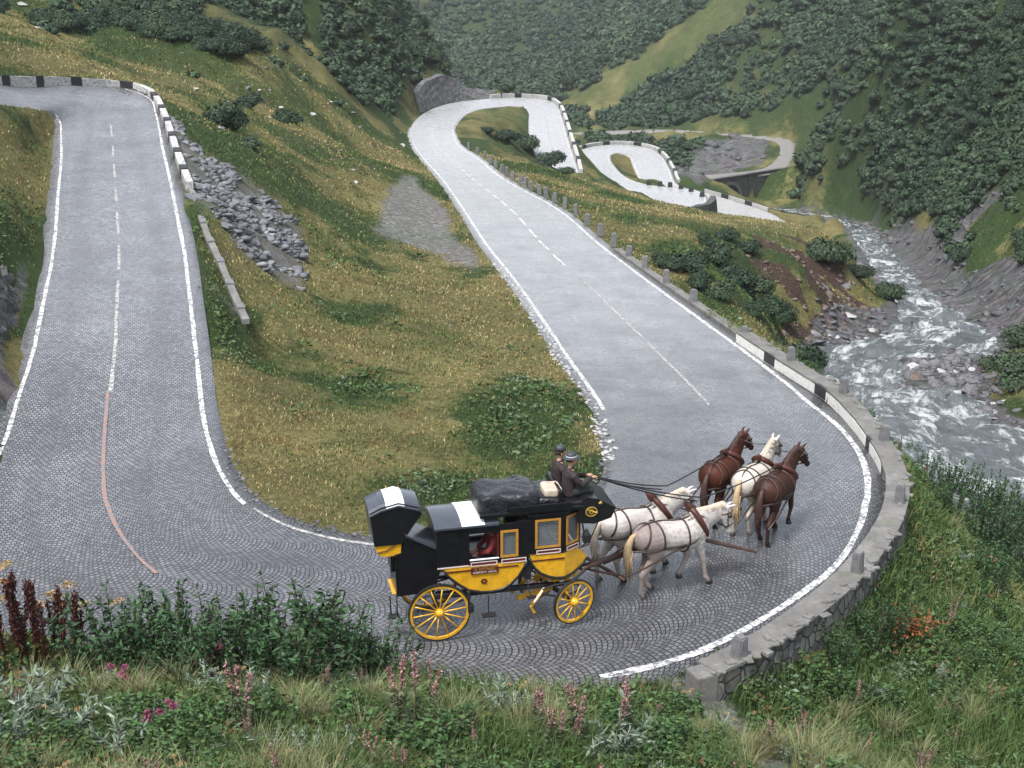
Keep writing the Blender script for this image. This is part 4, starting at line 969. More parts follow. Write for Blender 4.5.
# ---------------------------------------------------------------- rocks
def rock_mesh(seed, sub=2, mat=None, flat=.7):
    g = np.random.default_rng(seed); v, f = ico(sub); v = v.copy()
    for _ in range(11):
        d = nrm(g.normal(size=3)); lim = g.uniform(.25, .7); q_ = v@d; v -= np.outer(np.maximum(q_-lim, 0), d)
    v *= np.array([g.uniform(.8, 1.25), g.uniform(.7, 1.1), g.uniform(flat*.7, flat*1.2)]); v += g.normal(size=v.shape)*.012
    return v, f
m_rock = stone_mat('boulder', [(0.06,0.062,0.068),(0.14,0.14,0.15),(0.28,0.28,0.29)], 1.2, bstr=.8, moss=.15)
m_rockd = stone_mat('wet_boulder', [(0.03,0.03,0.034),(0.08,0.08,0.085),(0.16,0.16,0.165)], 1.2, .4, bstr=.8)
m_rockb = stone_mat('brown_boulder', [(0.07,0.05,0.04),(0.14,0.1,0.08),(0.24,0.19,0.16)], 1.2, .7, bstr=.8)
m_rockp = stone_mat('pale_boulder', [(0.25,0.25,0.25),(0.42,0.42,0.41),(0.58,0.58,0.57)], 1.5, .8, bstr=.6)
RK = {}
for nm_, mt in (('g', m_rock), ('d', m_rockd), ('b', m_rockb), ('p', m_rockp)):
    RK[nm_] = []
    for s_ in range(4):
        v, f = rock_mesh(s_*7+len(RK)*31, 3); RK[nm_].append(np_mesh('rock', v, T=f, mat=mt).data)
        o = [q_ for q_ in COL.objects if q_.data == RK[nm_][-1]][0]; bpy.data.objects.remove(o)
def rock(px, py, wpx, kind='g', label=None, hz=.6, group=None, e=None, k=None):
    p = G(px, py) if e is None else P(px, py, e); Zc = p[1]*CP - (p[2]-CAMH)*SP; s_ = wpx/2*Zc/F_PX
    o = bpy.data.objects.new('boulder', random.choice(RK[kind]) if k is None else RK[kind][k]); COL.objects.link(o)
    o.location = (p[0], p[1], p[2]+s_*.05); o.scale = (s_, s_*random.uniform(.8, 1.2), s_*hz); o.rotation_euler = (random.uniform(-.3, .3), random.uniform(-.3, .3), random.uniform(0, 6.28))
    tag(o, label or 'grey boulder among the rocks at the edge of the mountain stream', 'boulder', group or (None if label else 'boulders along the stream')); return o
for a_ in ((1008,448,60,'d','large dark wet boulder at the right edge where the stream widens',.9),(905,327,34,'d','dark angular boulder at the foot of the eroded bank by the stream',.8),
           (880,322,26,'d','dark rock left of the angular boulder under the grassy spur',.6),(935,412,46,'d','long dark rock lying in the stream near the right bank',.5),(963,406,24,'g','grey rock just right of the long dark rock in the stream',.7),
           (918,378,34,'b','flat brown boulder in the middle of the stream',.5),(868,352,36,'g','broad grey boulder on the left bank just above the rapids',.5),(848,316,20,'p','pale boulder standing on the brown eroded bank',1.0),
           (826,290,16,'g','grey slab stuck upright in the eroded bank',1.3),(845,286,22,'g','blocky grey rock near the top of the eroded bank',.9),(818,300,12,'d','small dark slab left of the upright slab in the eroded bank',1.4),
           (815,343,26,'g','rounded grey boulder behind the parapet shrub',.6),(838,378,18,'g','grey rock on the near left shore of the rapids',.7),(672,232,5,'p','small white rock lying on the grassy slope beside the valley road',.8),
           (930,300,12,'p','pale rock in the narrow stream above the rapids',.7),(985,395,20,'g','grey rock on the right shore below the orange bank',.6),(1000,402,14,'p','pale stone on the right shore below the orange bank',.6)):
    rock(*a_[:4], label=a_[4], hz=a_[5])
rs = random.Random(11)
def scatter_poly(poly, n, smin, smax, kinds, fn):
    xs = [q_[0] for q_ in poly]; ys = [q_[1] for q_ in poly]; k = 0; pa = np.array(poly)
    while k < n:
        px, py = rs.uniform(min(xs), max(xs)), rs.uniform(min(ys), max(ys))
        if inpoly(pa, np.array([px]), np.array([py]))[0]: fn(px, py, smin+(smax-smin)*rs.random()**2.2, rs.choice(kinds)); k += 1
ind = lambda px, py, s_, kd: rock(px, py, s_, kd, hz=rs.uniform(.5, .8))
scatter_poly([(905,375),(935,345),(985,340),(985,372),(960,395),(915,398)], 62, 5, 17, 'ggbpd', ind)
scatter_poly([(818,338),(862,328),(905,338),(880,356),(840,362),(822,356)], 40, 5, 18, 'ggpd', ind)
scatter_poly([(925,395),(985,388),(1010,410),(1000,425),(945,424)], 34, 5, 15, 'gdgp', ind)
scatter_poly([(880,262),(905,268),(940,310),(920,330),(900,296)], 40, 3, 9, 'gdgp', ind)
scatter_poly([(962,490),(1024,475),(1024,520),(1000,512)], 30, 5, 12, 'ggdp', ind)
# many small stones: masses
def stone_mass(name, pts, sizes, mat, sub=1, flat=.7):
    V = []; T = []; n0 = 0; tm = [rock_mesh(200+s_, sub, flat=flat) for s_ in range(8)]
    for i, (p, s_) in enumerate(zip(pts, sizes)):
        v, f = tm[i % 8]; a_ = rs.uniform(0, 6.28); c_, sn = math.cos(a_), math.sin(a_)
        V.append(np.stack([v[:, 0]*c_-v[:, 1]*sn, v[:, 0]*sn+v[:, 1]*c_, v[:, 2]], -1)*s_+p); T.append(f+n0); n0 += len(v)
    o = np_mesh(name, np.concatenate(V), T=np.concatenate(T), mat=mat); tag(o, kind='stuff'); return o
def zone_pts(Zf, n, r0, r1, thr=.5, extra=None):
    x, y, r = ground_pts(n, r0, r1, 24); ok = (lookup(Zf, x, y) > thr) & (lookup(rd, x, y) > .7)
    if extra is not None: ok &= extra(x, y)
    x, y, r = x[ok], y[ok], r[ok]; return np.stack([x, y, lookup(GZ, x, y)], -1), r
p_, r_ = zone_pts(Z_SCREE, 90000, 45, 100, .3, lambda x, y: fbm(x/1.4, y/1.4, 3, 88) > .46)
stone_mass('stone_rubble', p_[:3800], np.array(.09+.5*rng.uniform(0, 1, len(p_))**2.5)[:3800], stone_mat('rubble_stone', [(0.05,0.052,0.056),(0.15,0.155,0.165),(0.4,0.41,0.43)], 1.1, bstr=.7), 2, .5)
p_, r_ = zone_pts(Z_ROCK, 26000, 55, 420, .45, lambda x, y: (fbm(x/4, y/4, 3, 18) > .4) & (lookup(wd, x, y) > 0))
stone_mass('bank_stones', p_[:7000], (.12+rng.uniform(.1, 1, len(p_))**3*r_*.008)[:7000], stone_mat('bank_stone', [(0.045,0.045,0.05),(0.1,0.098,0.105),(0.22,0.215,0.22)], 1.2, bstr=.8), 1, .5)
p_, r_ = zone_pts(Z_DIRT, 20000, 60, 150, .4); stone_mass('bank_debris', p_[:1500], (rng.uniform(.2, 1, len(p_))**3*.55)[:1500], m_rockb, 1)
gx_ = []; gs_ = []
for _ in range(2400):
    px, py = rs.uniform(815, 1024), rs.uniform(325, 480)
    p = G(px, py); w2 = lookup(wd, p[0], p[1]); inb = inpoly(gb, np.array([p[0]]), np.array([p[1]]))[0]
    if lookup(rd, p[0], p[1]) < 4 or w2 > 2.5: continue
    if inb or rs.random() < .16: gx_.append(p); gs_.append(.12+.75*rs.random()**3)
stone_mass('stream_stones', gx_, gs_, m_rock, 1)
# pale broken kerb stones along the inner edge of the valley leg, and along the bend
pts = []; sz = []
i0, i1 = edge_pt('A', 618, 462, 0)[2], edge_pt('A', 500, 262, 0)[2]
for i in range(i0, i1):
    for _ in range(7):
        u = ROAD[0][i]-ROAD[1][i]; u[2] = 0; u /= np.linalg.norm(u); pts.append(ROAD[0][i]+u*rs.uniform(.1, .55)+np.array([rs.uniform(-.1, .1), rs.uniform(-.3, .3), 0])); sz.append(rs.uniform(.04, .17))
stone_mass('kerb_stones', pts, sz, m_rockp, 1, .5)
pts = []; sz = []
for i in range(edge_pt('A', 208, 440, 0)[2], i0):
    for _ in range(5):
        u = ROAD[0][i]-ROAD[1][i]; u[2] = 0; u /= np.linalg.norm(u); pts.append(ROAD[0][i]+u*rs.uniform(.3, .55)+np.array([rs.uniform(-.15, .15), rs.uniform(-.15, .15), 0])); sz.append(rs.uniform(.04, .13))
stone_mass('edge_stones', pts, sz, m_rock, 1, .6)
# outcrops on the left hillside
for a_ in ((215,115,20,'long flat pale slab lying on the slope above the striped parapet'),(195,89,16,'flat pale slab left on the slope above the bend\'s corner'),(352,170,9,'small pale rock on the grass below the gravel patch slope'),
           (355,182,12,'pale flat rock lying left of the gravel patch'),(318,278,8,'pale rock below the rubble heap'),(312,115,14,'grey outcrop half buried in the hillside'),(280,108,12,'grey outcrop left of the half buried one on the hillside'),(22,5,20,'pale slab at the top left of the hillside'),(38,28,14,'pale rock under the top left slab')):
    rock(a_[0], a_[1], a_[2], 'p', label=a_[3], hz=.35)
for k_ in range(70):
    while True:
        px, py = rs.uniform(170, 410), rs.uniform(50, 185)
        if abs(py-(60+(px-170)*.36)) < 34 + 20*rs.random(): break
    rock(px, py, 2.5+9*rs.random()**2.5, rs.choice('gpg'), hz=.4, label='small pale stone strewn over the grassy left hillside', group='stones on the left hillside')
for px, py, w_, l_ in ((898,352,20,'dark boulder splitting the rapids near the left bank'),(925,362,16,'low dark rock in the middle of the rapids'),(890,385,14,'dark rock breaking the white water below the rapids'),(950,440,22,'broad dark rock in the lower stream'),(985,460,20,'dark rock left of the big boulder at the right edge'),(912,440,12,'small dark rock in the lower stream near the parapet'),(1000,500,16,'grey rock at the lower right edge of the stream')):
    rock(px, py, w_, 'd', label=l_, hz=.8)
# ---- overhead cable at the top right
pp = [D(860+i*22, -3+i*1.35+(-.35*(4-abs(i-4))), 70) for i in range(-2, 12)]
cb_ = BM().tube(pp, .014, 6).build('overhead_cable', m_black); tag(cb_, 'thin dark cable strung across the top right of the valley', 'cable')
# ---------------------------------------------------------------- mail coach
def lacquer(name, col, rough=.25, coat=.6, var=.08):
    m, t, b = nt(name); c = coords(t); nz = noise(t, 5, 5, .65, c); sp = noise(t, 38, 3, .7, c)
    cc = ramp(t, nz, [(.3, tuple(x*(1-var*2) for x in col)), (.7, tuple(min(1, x*(1+var)) for x in col))])
    cc = mix(t, ramp(t, sp, [(.6, 0.0), (.75, .25)]), cc, (.16, .13, .1)); t.links.new(cc, b.inputs['Base Color'])
    t.links.new(ramp(t, nz, [(.3, rough), (.7, rough*1.7)]), b.inputs['Roughness']); b.inputs['Coat Weight'].default_value = coat; b.inputs['Coat Roughness'].default_value = .12; b.inputs['Specular IOR Level'].default_value = .35
    bump(t, b, nz, .12, .01); return m
m_yel = lacquer('yellow_lacquer', (.66, .35, .016), .22, .6, .14); m_blk = lacquer('black_lacquer', (.006, .006, .008), .25, .2)
m_trim = lacquer('dark_red_trim', (.09, .014, .012), .35, .3); m_frame = lacquer('ochre_frame', (.42, .2, .03), .35, .3)
m_gold = simple('gold_paint', (.55, .36, .07), .4, .2, 20, .5); m_iron = simple('black_iron', (.02, .02, .022), .5, .3, 12, .3)
m_leather = lacquer('wet_black_leather', (.008, .008, .01), .25, .25); m_palep = simple('pale_oilcloth', (.72, .73, .74), .4, .08, 6)
m_roof = lacquer('slate_roof_leather', (.05, .058, .075), .28, .4); m_pink = simple('pale_outline', (.62, .5, .48), .6, .1, 20)
def tarp_mat():
    m, t, b = nt('tarpaulin'); c = coords(t); nz = noise(t, 3, 6, .6, c, .6)
    t.links.new(ramp(t, nz, [(.3, (.004, .0045, .006)), (.7, (.014, .015, .02))]), b.inputs['Base Color'])
    t.links.new(ramp(t, nz, [(.3, .16), (.7, .34)]), b.inputs['Roughness']); bump(t, b, noise(t, 2.2, 5, .65, c, 1.2), .7, .12); return m
m_tarp = tarp_mat()
mgl, t, b = nt('window_glass'); b.inputs['Base Color'].default_value = (.5, .55, .56, 1); b.inputs['Roughness'].default_value = .05; b.inputs['Alpha'].default_value = .12
pw0, pw1 = P(440, 642, .1), P(571, 627, .1)
HD = math.atan2(pw1[1]-pw0[1], pw1[0]-pw0[0]); WB = float(np.hypot(*(pw1-pw0)[:2])); KX = WB/2.83
TR = .74
lat = np.array([-math.sin(HD), math.cos(HD)])
cx0, cy0 = pw0[0]+lat[0]*TR, pw0[1]+lat[1]*TR
coach = empty('mail_coach', (cx0, cy0, float(lookup(rz, cx0, cy0))), HD); coach.scale = (KX, 1, 1)
tag(coach, 'black and yellow horse-drawn mail coach with hooded rear seat and tarpaulin luggage on the roof', 'coach')
def cp(bm, name, mat, par=coach, smooth=False):
    return bm.build(name, mat, par, smooth)
YB = .58
def wheel(x, y, r, nsp, steer=0.0, hub_l=.22):
    w = empty('wheel', (x, y, r), steer); w.parent = coach
    BM().ring((0, 0, 0), r, r-.028, .07, 48).build('tyre', m_iron, w)
    BM().ring((0, 0, 0), r-.028, r-.08, .05, 48).build('rim', m_yel, w)
    BM().tube([(0, -hub_l/2, 0), (0, -hub_l/4, 0), (0, 0, 0), (0, hub_l/4, 0), (0, hub_l/2, 0)], [.05, .085, .10, .085, .05], 16).build('hub', m_yel, w, True)
    for k in range(nsp):
        a = 2*math.pi*k/nsp + .1
        BM().tube([(math.cos(a)*.08, 0, math.sin(a)*.08), (math.cos(a)*r*.5, 0, math.sin(a)*r*.5), (math.cos(a)*(r-.09), 0, math.sin(a)*(r-.09))], [.020, .014, .017], 8).build('spoke', m_yel, w, True)
    return w
RW, FW = .655, .51
for s_ in (-1, 1):
    wheel(0, s_*TR, RW, 14); 
FX = 2.68; ST = R(20)
for s_ in (-1, 1):
    wheel(FX - math.sin(ST)*s_*TR*.92, s_*TR*.92*math.cos(ST), FW, 12, ST)
# axles, perch, turntable, springs
BM().tube([(0, -TR, RW), (0, TR, RW)], .035, 10).box((0, 0, RW), (.09, 1.15, .09), None, .02).build('axle', m_iron, coach)
ax = BM().tube([(0, -TR*.92, 0), (0, TR*.92, 0)], .035, 10).box((0, 0, 0), (.09, 1.1, .09), None, .02).build('axle', m_iron, coach); ax.location = (FX, 0, FW); ax.rotation_euler = (0, 0, ST)
BM().tube([(.05, 0, .72), (1.4, 0, .68), (2.75, 0, .66)], .045, 8).build('perch', m_iron, coach)
ring = BM(); vs = []
for j in range(36):
    a = 2*math.pi*j/36
    for rr2, z_ in ((.44, -.03), (.44, .03), (.36, .03), (.36, -.03)): vs.append((math.cos(a)*rr2, math.sin(a)*rr2, z_))
ring.add(vs, [(j*4+q_, ((j+1) % 36)*4+q_, ((j+1) % 36)*4+(q_+1) % 4, j*4+(q_+1) % 4) for j in range(36) for q_ in range(4)])
o = ring.build('turntable', m_yel, coach); o.location = (FX-.02, 0, 1.02)
bl = BM(); bl.box((-.55, 0, .08), (.9, .1, .1), None, .02); bl.box((0, -.42, .2), (.1, .1, .5), None, .02); bl.box((0, .42, .2), (.1, .1, .5), None, .02); bl.box((.1, 0, .42), (.8, .7, .06), None, .02)
bl.tube([(-.5, -.3, .3), (-.9, -.38, .0), (-.82, -.4, -.15)], .035, 8); bl.tube([(-.5, .3, .3), (-.9, .38, .0)], .035, 8)
o = bl.build('fore_carriage', m_yel, coach); o.location = (FX, 0, FW); o.rotation_euler = (0, 0, ST)
for (xx, zz, ww) in ((0, .78, .55), (FX-.02, .72, .42)):
    for s_ in (-1, 1):
        sp_ = BM()
        for sg, dz in ((1, .17), (-1, 0)):
            pts_ = [(xx-ww+2*ww*q_/10, s_*.56, zz+dz/2+sg*(.10*(1-((q_-5)/5)**2))+(.02)) for q_ in range(11)]; sp_.tube(pts_, .022, 6)
        sp_.build('spring', m_iron, coach)
BM().box((.62, -.72, .86), (.07, .1, .42), None, .02).box((.66, -.74, .68), (.13, .1, .2), None, .03).tube([(.62, -.5, 1.0), (.62, -.72, 1.0)], .02, 6).build('brake_block', m_iron, coach)
BM().tube([(1.04, -.72, .93), (1.04, -.74, .5)], .014, 6).box((1.04, -.78, .49), (.3, .18, .03), None, .01).build('step', m_iron, coach)
BM().tube([(1.9, -.62, 1.1), (1.95, -.74, .8)], .012, 6).box((1.96, -.76, .79), (.2, .12, .025), None, .008).build('step', m_iron, coach)
# ---- rear body
bot = [(.14, 1.575), (.2, 1.46), (.3, 1.33), (.45, 1.17), (.65, 1.02), (.9, .945), (1.15, .925), (1.35, .955), (1.55, 1.05), (1.72, 1.23), (1.84, 1.45), (1.9, 1.64), (1.9, 1.66), (.14, 1.66)]
BM().prism(bot, -YB, YB).build('lower_panel', m_yel, coach)
for s_ in (-1, 1): BM().tube([(x_, s_*YB, z_) for x_, z_ in bot[:12]], .03, 8).build('body_rim', m_blk, coach, True)
BM().box((.93, 0, 1.53), (1.56, 2*YB+.03, .035)).build('waist_band', m_trim, coach)
def wallset(pieces, th=.05, ys=(-1, 1), y=YB):
    bmw = BM()
    for s_ in ys:
        for (x0, x1, z0, z1) in pieces: bmw.box(((x0+x1)/2, s_*(y-th/2), (z0+z1)/2), (x1-x0, th, z1-z0), None, .006)
    return bmw
w_ = wallset([(.0, .68, 1.64, 2.68), (.68, 1.3, 1.64, 1.8), (.68, 1.3, 2.49, 2.68), (1.26, 1.36, 1.64, 2.68), (1.36, 1.68, 1.64, 1.8), (1.36, 1.68, 2.49, 2.68), (1.68, 1.97, 1.64, 2.72)])
w_.box((.03, 0, 2.16), (.06, 2*YB-.1, 1.04)).box((1.93, 0, 2.2), (.05, 2*YB-.1, 1.0)); w_.build('upper_body', m_blk, coach)
BM().box((.95, 0, 1.69), (1.8, 2*YB-.14, .05)).build('floor', m_blk, coach)
def frame(x0, x1, z0, z1, y, w, name, mat, d=.02, par=coach):
    f = BM(); f.box(((x0+x1)/2, y, z0+w/2), (x1-x0, d, w)).box(((x0+x1)/2, y, z1-w/2), (x1-x0, d, w)).box((x0+w/2, y, (z0+z1)/2), (w, d, z1-z0-2*w)).box((x1-w/2, y, (z0+z1)/2), (w, d, z1-z0-2*w)); return f.build(name, mat, par)
for s_ in (-1, 1):
    y_ = s_*(YB+.012)
    f = frame(1.33, 1.71, 1.79, 2.51, y_, .055, 'door_window', m_frame); g_ = BM().box((1.52, s_*(YB-.02), 2.15), (.28, .008, .62)).build('pane', mgl, f)
    BM().box((.99, y_, 1.8), (.62, .035, .035), None, .01).build('window_sill', m_palep, coach)
    BM().box((1.275, y_, 2.15), (.03, .02, .62)).build('window_post', m_trim, coach)
    for (x0, x1, z0, z1) in ((.7, 1.26, 1.625, 1.735), (1.35, 1.88, 1.63, 1.74)):
        pl = BM().box(((x0+x1)/2, s_*(YB+.006), (z0+z1)/2), (x1-x0, .012, z1-z0)).build('name_panel', m_trim, coach); frame(x0, x1, z0, z1, s_*(YB+.014), .02, 'outline', m_pink, .01, pl)
    BM().box((.33, s_*(YB+.004), 1.655), (.66, .012, .03)).build('waist_trim', m_pink, coach)
sg = BM().box((.99, -YB-.022, 1.5), (.58, .02, .17), None, .004).build('sign_board', m_trim, coach)
def text(s, size, loc, mat, par, name='lettering', w=None, rot=(math.pi/2, 0, 0)):
    cu = bpy.data.curves.new(name, 'FONT'); cu.body = s; cu.size = size; cu.align_x = 'CENTER'; cu.align_y = 'CENTER'; cu.extrude = .002; cu.resolution_u = 2
    o_ = bpy.data.objects.new('tmp', cu); COL.objects.link(o_); dg = bpy.context.evaluated_depsgraph_get(); me = bpy.data.meshes.new_from_object(o_.evaluated_get(dg)); bpy.data.objects.remove(o_)
    if w:
        xs = [v.co.x for v in me.vertices]; k_ = w/(max(xs)-min(xs))
        for v in me.vertices: v.co.x *= k_
    o_ = link_mesh(name, me, mat, par); o_.location = loc; o_.rotation_euler = rot; return o_
text('ST. GOTTHARD', .08, (.99, -YB-.036, 1.537), m_gold, sg, w=.44); text('ANDERMATT - AIROLO', .06, (.99, -YB-.036, 1.458), m_pink, sg, w=.5)
em = BM(); em.ring((.98, -YB-.008, 1.2), .062, .028, .012, 20)
for k in range(6):
    a = k*math.pi/3; em.box((.98+math.cos(a)*.058, -YB-.008, 1.2+math.sin(a)*.058), (.026, .012, .026), Matrix.Rotation(-a, 3, 'Y'))
em.build('emblem', m_trim, coach)
# roof: arched
def arch_roof(x0, x1, w, h0, rise, th=.05, n=14, over=.04):
    r_ = BM(); up = []; lo_ = []
    for k in range(n+1):
        a = -1+2*k/n; y_ = a*(w+over); z_ = h0+rise*(1-abs(a)**2.4); up.append((y_, z_+th)); lo_.append((y_, z_))
    prof = up+lo_[::-1]; m2 = len(prof); vs = [(x0, y_, z_) for y_, z_ in prof]+[(x1, y_, z_) for y_, z_ in prof]
    return r_.add(vs, [tuple(range(m2)), tuple(range(2*m2-1, m2-1, -1))]+[(i, (i+1) % m2, (i+1) % m2+m2, i+m2) for i in range(m2)])
arch_roof(-.05, 1.3, YB, 2.68, .12).build('roof', m_roof, coach)
arch_roof(.52, 1.0, YB+.006, 2.735, .12, .008).build('pale_roof_panel', m_palep, coach)
# ---- front body (chamfered nose)
def plan_prism(plan, z0, z1, top=None):
    n_ = len(plan); tp = plan if top is None else top
    vs = [(x_, y_, z0) for x_, y_ in plan]+[(x_, y_, z1) for x_, y_ in tp]
    return BM().add(vs, [tuple(range(n_))[::-1], tuple(range(n_, 2*n_))]+[(i, (i+1) % n_, (i+1) % n_+n_, i+n_) for i in range(n_)])
fb = [(1.95, 1.7), (2.0, 1.52), (2.08, 1.38), (2.2, 1.24), (2.36, 1.14), (2.54, 1.085), (2.72, 1.075), (2.9, 1.1), (3.06, 1.16), (3.2, 1.25), (3.3, 1.36)]
vs = []; 
for x_, z_ in fb: 
    yy = YB if x_ < 2.7 else YB-(x_-2.7)*.55
    vs += [(x_, -yy, z_), (x_, yy, z_)]
n_ = len(fb); tops = []
for x_, z_ in fb:
    yy = YB if x_ < 2.7 else YB-(x_-2.7)*.55; zt = 1.78 if x_ < 3.0 else 1.78-(x_-3.0)*1.35
    tops += [(x_, -yy, zt), (x_, yy, zt)]
V_ = vs+tops; M2 = 2*n_
fs = [(2*i, 2*i+2, 2*i+3, 2*i+1) for i in range(n_-1)] + [(M2+2*i, M2+2*i+1, M2+2*i+3, M2+2*i+2) for i in range(n_-1)] + [(2*i, M2+2*i, M2+2*i+2, 2*i+2) for i in range(n_-1)] + [(2*i+1, 2*i+3, M2+2*i+3, M2+2*i+1) for i in range(n_-1)] + [(0, 1, M2+1, M2), (2*n_-2, M2+2*n_-2, M2+2*n_-1, 2*n_-1)]
BM().add(V_, fs).build('lower_panel', m_yel, coach)
for s_ in (-1, 1): BM().tube([(x_, s_*(YB if x_ < 2.7 else YB-(x_-2.7)*.55), z_) for x_, z_ in fb], .032, 8).build('body_rim', m_blk, coach, True)
BM().box((2.35, 0, 1.6), (.72, 2*YB+.024, .035)).build('waist_band', m_trim, coach)
def seg_wall(p0, p1, pieces, th=.05):
    """wall pieces (u0,u1,z0,z1) along the plan segment p0-p1"""
    bmw = BM(); d = Vector((p1[0]-p0[0], p1[1]-p0[1], 0)); L_ = d.length; a = math.atan2(d.y, d.x); rot = Matrix.Rotation(a, 3, 'Z')
    for (u0, u1, z0, z1) in pieces:
        c_ = Vector((p0[0], p0[1], 0))+d*((u0+u1)/2/L_); bmw.box((c_.x, c_.y, (z0+z1)/2), (u1-u0, th, z1-z0), rot)
    return bmw, rot, d, L_
fr_up = BM()
CH = (2.7, YB), (3.08, .33)
for s_ in (-1, 1):
    a_, _, _, _ = seg_wall((1.96, s_*(YB-.025)), (2.7, s_*(YB-.025)), [(0, .13, 1.74, 2.8), (.13, .64, 1.74, 1.95), (.13, .64, 2.68, 2.8), (.64, .74, 1.74, 2.8)]); fr_up.add(a_.v, a_.f)
    p0, p1 = (2.7, s_*(YB-.025)), (3.08, s_*.33); a_, rot, d, L_ = seg_wall(p0, p1, [(0, .05, 1.74, 2.8), (.05, L_ -.05 if False else .42, 1.74, 1.95), (.05, .42, 2.68, 2.8), (.40, .465, 1.74, 2.8)] if True else []); fr_up.add(a_.v, a_.f)
fr_up.box((3.07, 0, 2.27), (.05, .64, 1.06)).box((1.96, 0, 2.27), (.05, 1.08, 1.06)); fr_up.build('upper_body', m_blk, coach)
plan = [(1.93, -YB-.03), (2.72, -YB-.03), (3.13, -.36), (3.13, .36), (2.72, YB+.03), (1.93, YB+.03)]
plan_prism(plan, 2.8, 2.87).build('roof', m_blk, coach)
for s_ in (-1, 1):
    y_ = s_*(YB+.004)
    f = frame(2.07, 2.62, 1.93, 2.70, y_, .05, 'side_window', m_frame); BM().box((2.345, s_*(YB-.03), 2.32), (.5, .008, .7)).build('pane', mgl, f)
    pl = BM().box((2.36, y_, 1.83), (.52, .016, .11)).build('name_panel', m_trim, coach); frame(2.10, 2.62, 1.775, 1.885, s_*(YB+.016), .02, 'outline', m_pink, .01, pl)
    d = Vector((.38, s_*(.33-YB+.025), 0)); rot = Matrix.Rotation(math.atan2(d.y, d.x), 3, 'Z'); nrm_ = Vector((.5, s_*.8, 0)).normalized(); c_ = Vector((2.89, s_*(.33+YB-.025)/2, 2.32))+nrm_*.035
    f = BM(); 
    for (u, z_, lu, lz) in ((0, -.37, .36, .05), (0, .37, .36, .05), (-.16, 0, .045, .7), (.16, 0, .045, .7)): f.box(c_+rot @ Vector((u, 0, z_)), (lu, .02, lz), rot)
    f = f.build('corner_window', m_frame, coach); BM().box(c_-nrm_*.02, (.3, .008, .7), rot).build('pane', mgl, f)
    pl = BM().box(c_+Vector((0, 0, -.49)), (.36, .016, .1), rot).build('name_panel', m_trim, coach)
    ol = BM(); cc_ = c_+Vector((0, 0, -.49))+nrm_*.01
    for (u, z_, lu, lz) in ((0, -.045, .36, .018), (0, .045, .36, .018), (-.17, 0, .018, .1), (.17, 0, .018, .1)): ol.box(cc_+rot @ Vector((u, 0, z_)), (lu, .01, lz), rot)
    ol.build('outline', m_pink, pl)
    # lamps
    lm = BM().box((3.17, s_*.62, 2.12), (.16, .16, .24), None, .03).tube([(3.17, s_*.62, 2.24), (3.17, s_*.62, 2.34)], [.06, .03], 10).tube([(3.05, s_*.5, 2.1), (3.15, s_*.6, 2.1)], .015, 6).build('lamp', m_iron, coach)
# link between the two bodies and underframe
BM().box((1.93, 0, 1.35), (.14, 1.1, .5)).box((1.4, -.45, .86), (2.9, .05, .07)).box((1.4, .45, .86), (2.9, .05, .07)).tube([(3.2, -.45, 1.15), (2.9, -.48, .92), (2.6, -.45, .86)], .035, 8).tube([(3.2, .45, 1.15), (2.9, .48, .92), (2.6, .45, .86)], .035, 8).build('underframe', m_iron, coach)
# ---- roof deck, luggage under a tarpaulin, rails
BM().box((2.0, 0, 2.93), (2.2, 1.2, .1), None, .02).build('roof_deck', m_blk, coach)
def lumpy(cx, cy, cz, dx_, dy_, dz_, seed, name, mat, bev=.16, par=coach):
    """soft, sagging load under a cloth: a rounded box with folds"""
    nu, nv = 48, 26; V_ = []; e_ = .32
    sg = lambda a, p: np.sign(a)*np.abs(a)**p
    for i in range(nv+1):
        ph = -math.pi/2+math.pi*i/nv
        for j in range(nu):
            th = 2*math.pi*j/nu; V_.append((sg(math.cos(ph), e_)*sg(math.cos(th), e_)*dx_/2, sg(math.cos(ph), e_)*sg(math.sin(th), e_)*dy_/2, sg(math.sin(ph), .4)*dz_/2))
    V_ = np.array(V_, float); f1_ = fbm(V_[:, 0]*2.6+seed, V_[:, 1]*2.6+V_[:, 2]*1.1+9, 4, seed)-.5; f2_ = np.abs(fbm(V_[:, 0]*4.5+V_[:, 1]*2+seed, V_[:, 2]*2.0, 3, seed+5)-.5)
    V_ = V_*(1+.0*f1_[:, None]); V_[:, 2] += f1_*.16*(V_[:, 2] > -.1); V_[:, 1] *= (1+f1_*.16-f2_*.12); V_[:, 0] *= (1+f1_*.08-f2_*.06)
    V_ += np.array([cx, cy, cz]); fs = [(i*nu+j, i*nu+(j+1) % nu, (i+1)*nu+(j+1) % nu, (i+1)*nu+j) for i in range(nv) for j in range(nu)]
    o_ = BM().add([tuple(v) for v in V_], fs).build(name, mat, par, True); return o_
lumpy(1.55, .02, 3.1, 1.35, 1.16, .6, 3, 'luggage_tarpaulin', m_tarp)
lumpy(2.36, .03, 3.04, .8, 1.08, .36, 8, 'luggage_tarpaulin', m_tarp)
for s_ in (-1, 1): BM().box((2.18, s_*.61, 3.02), (1.35, .03, .2), None, .01).build('roof_rail', m_blk, coach)
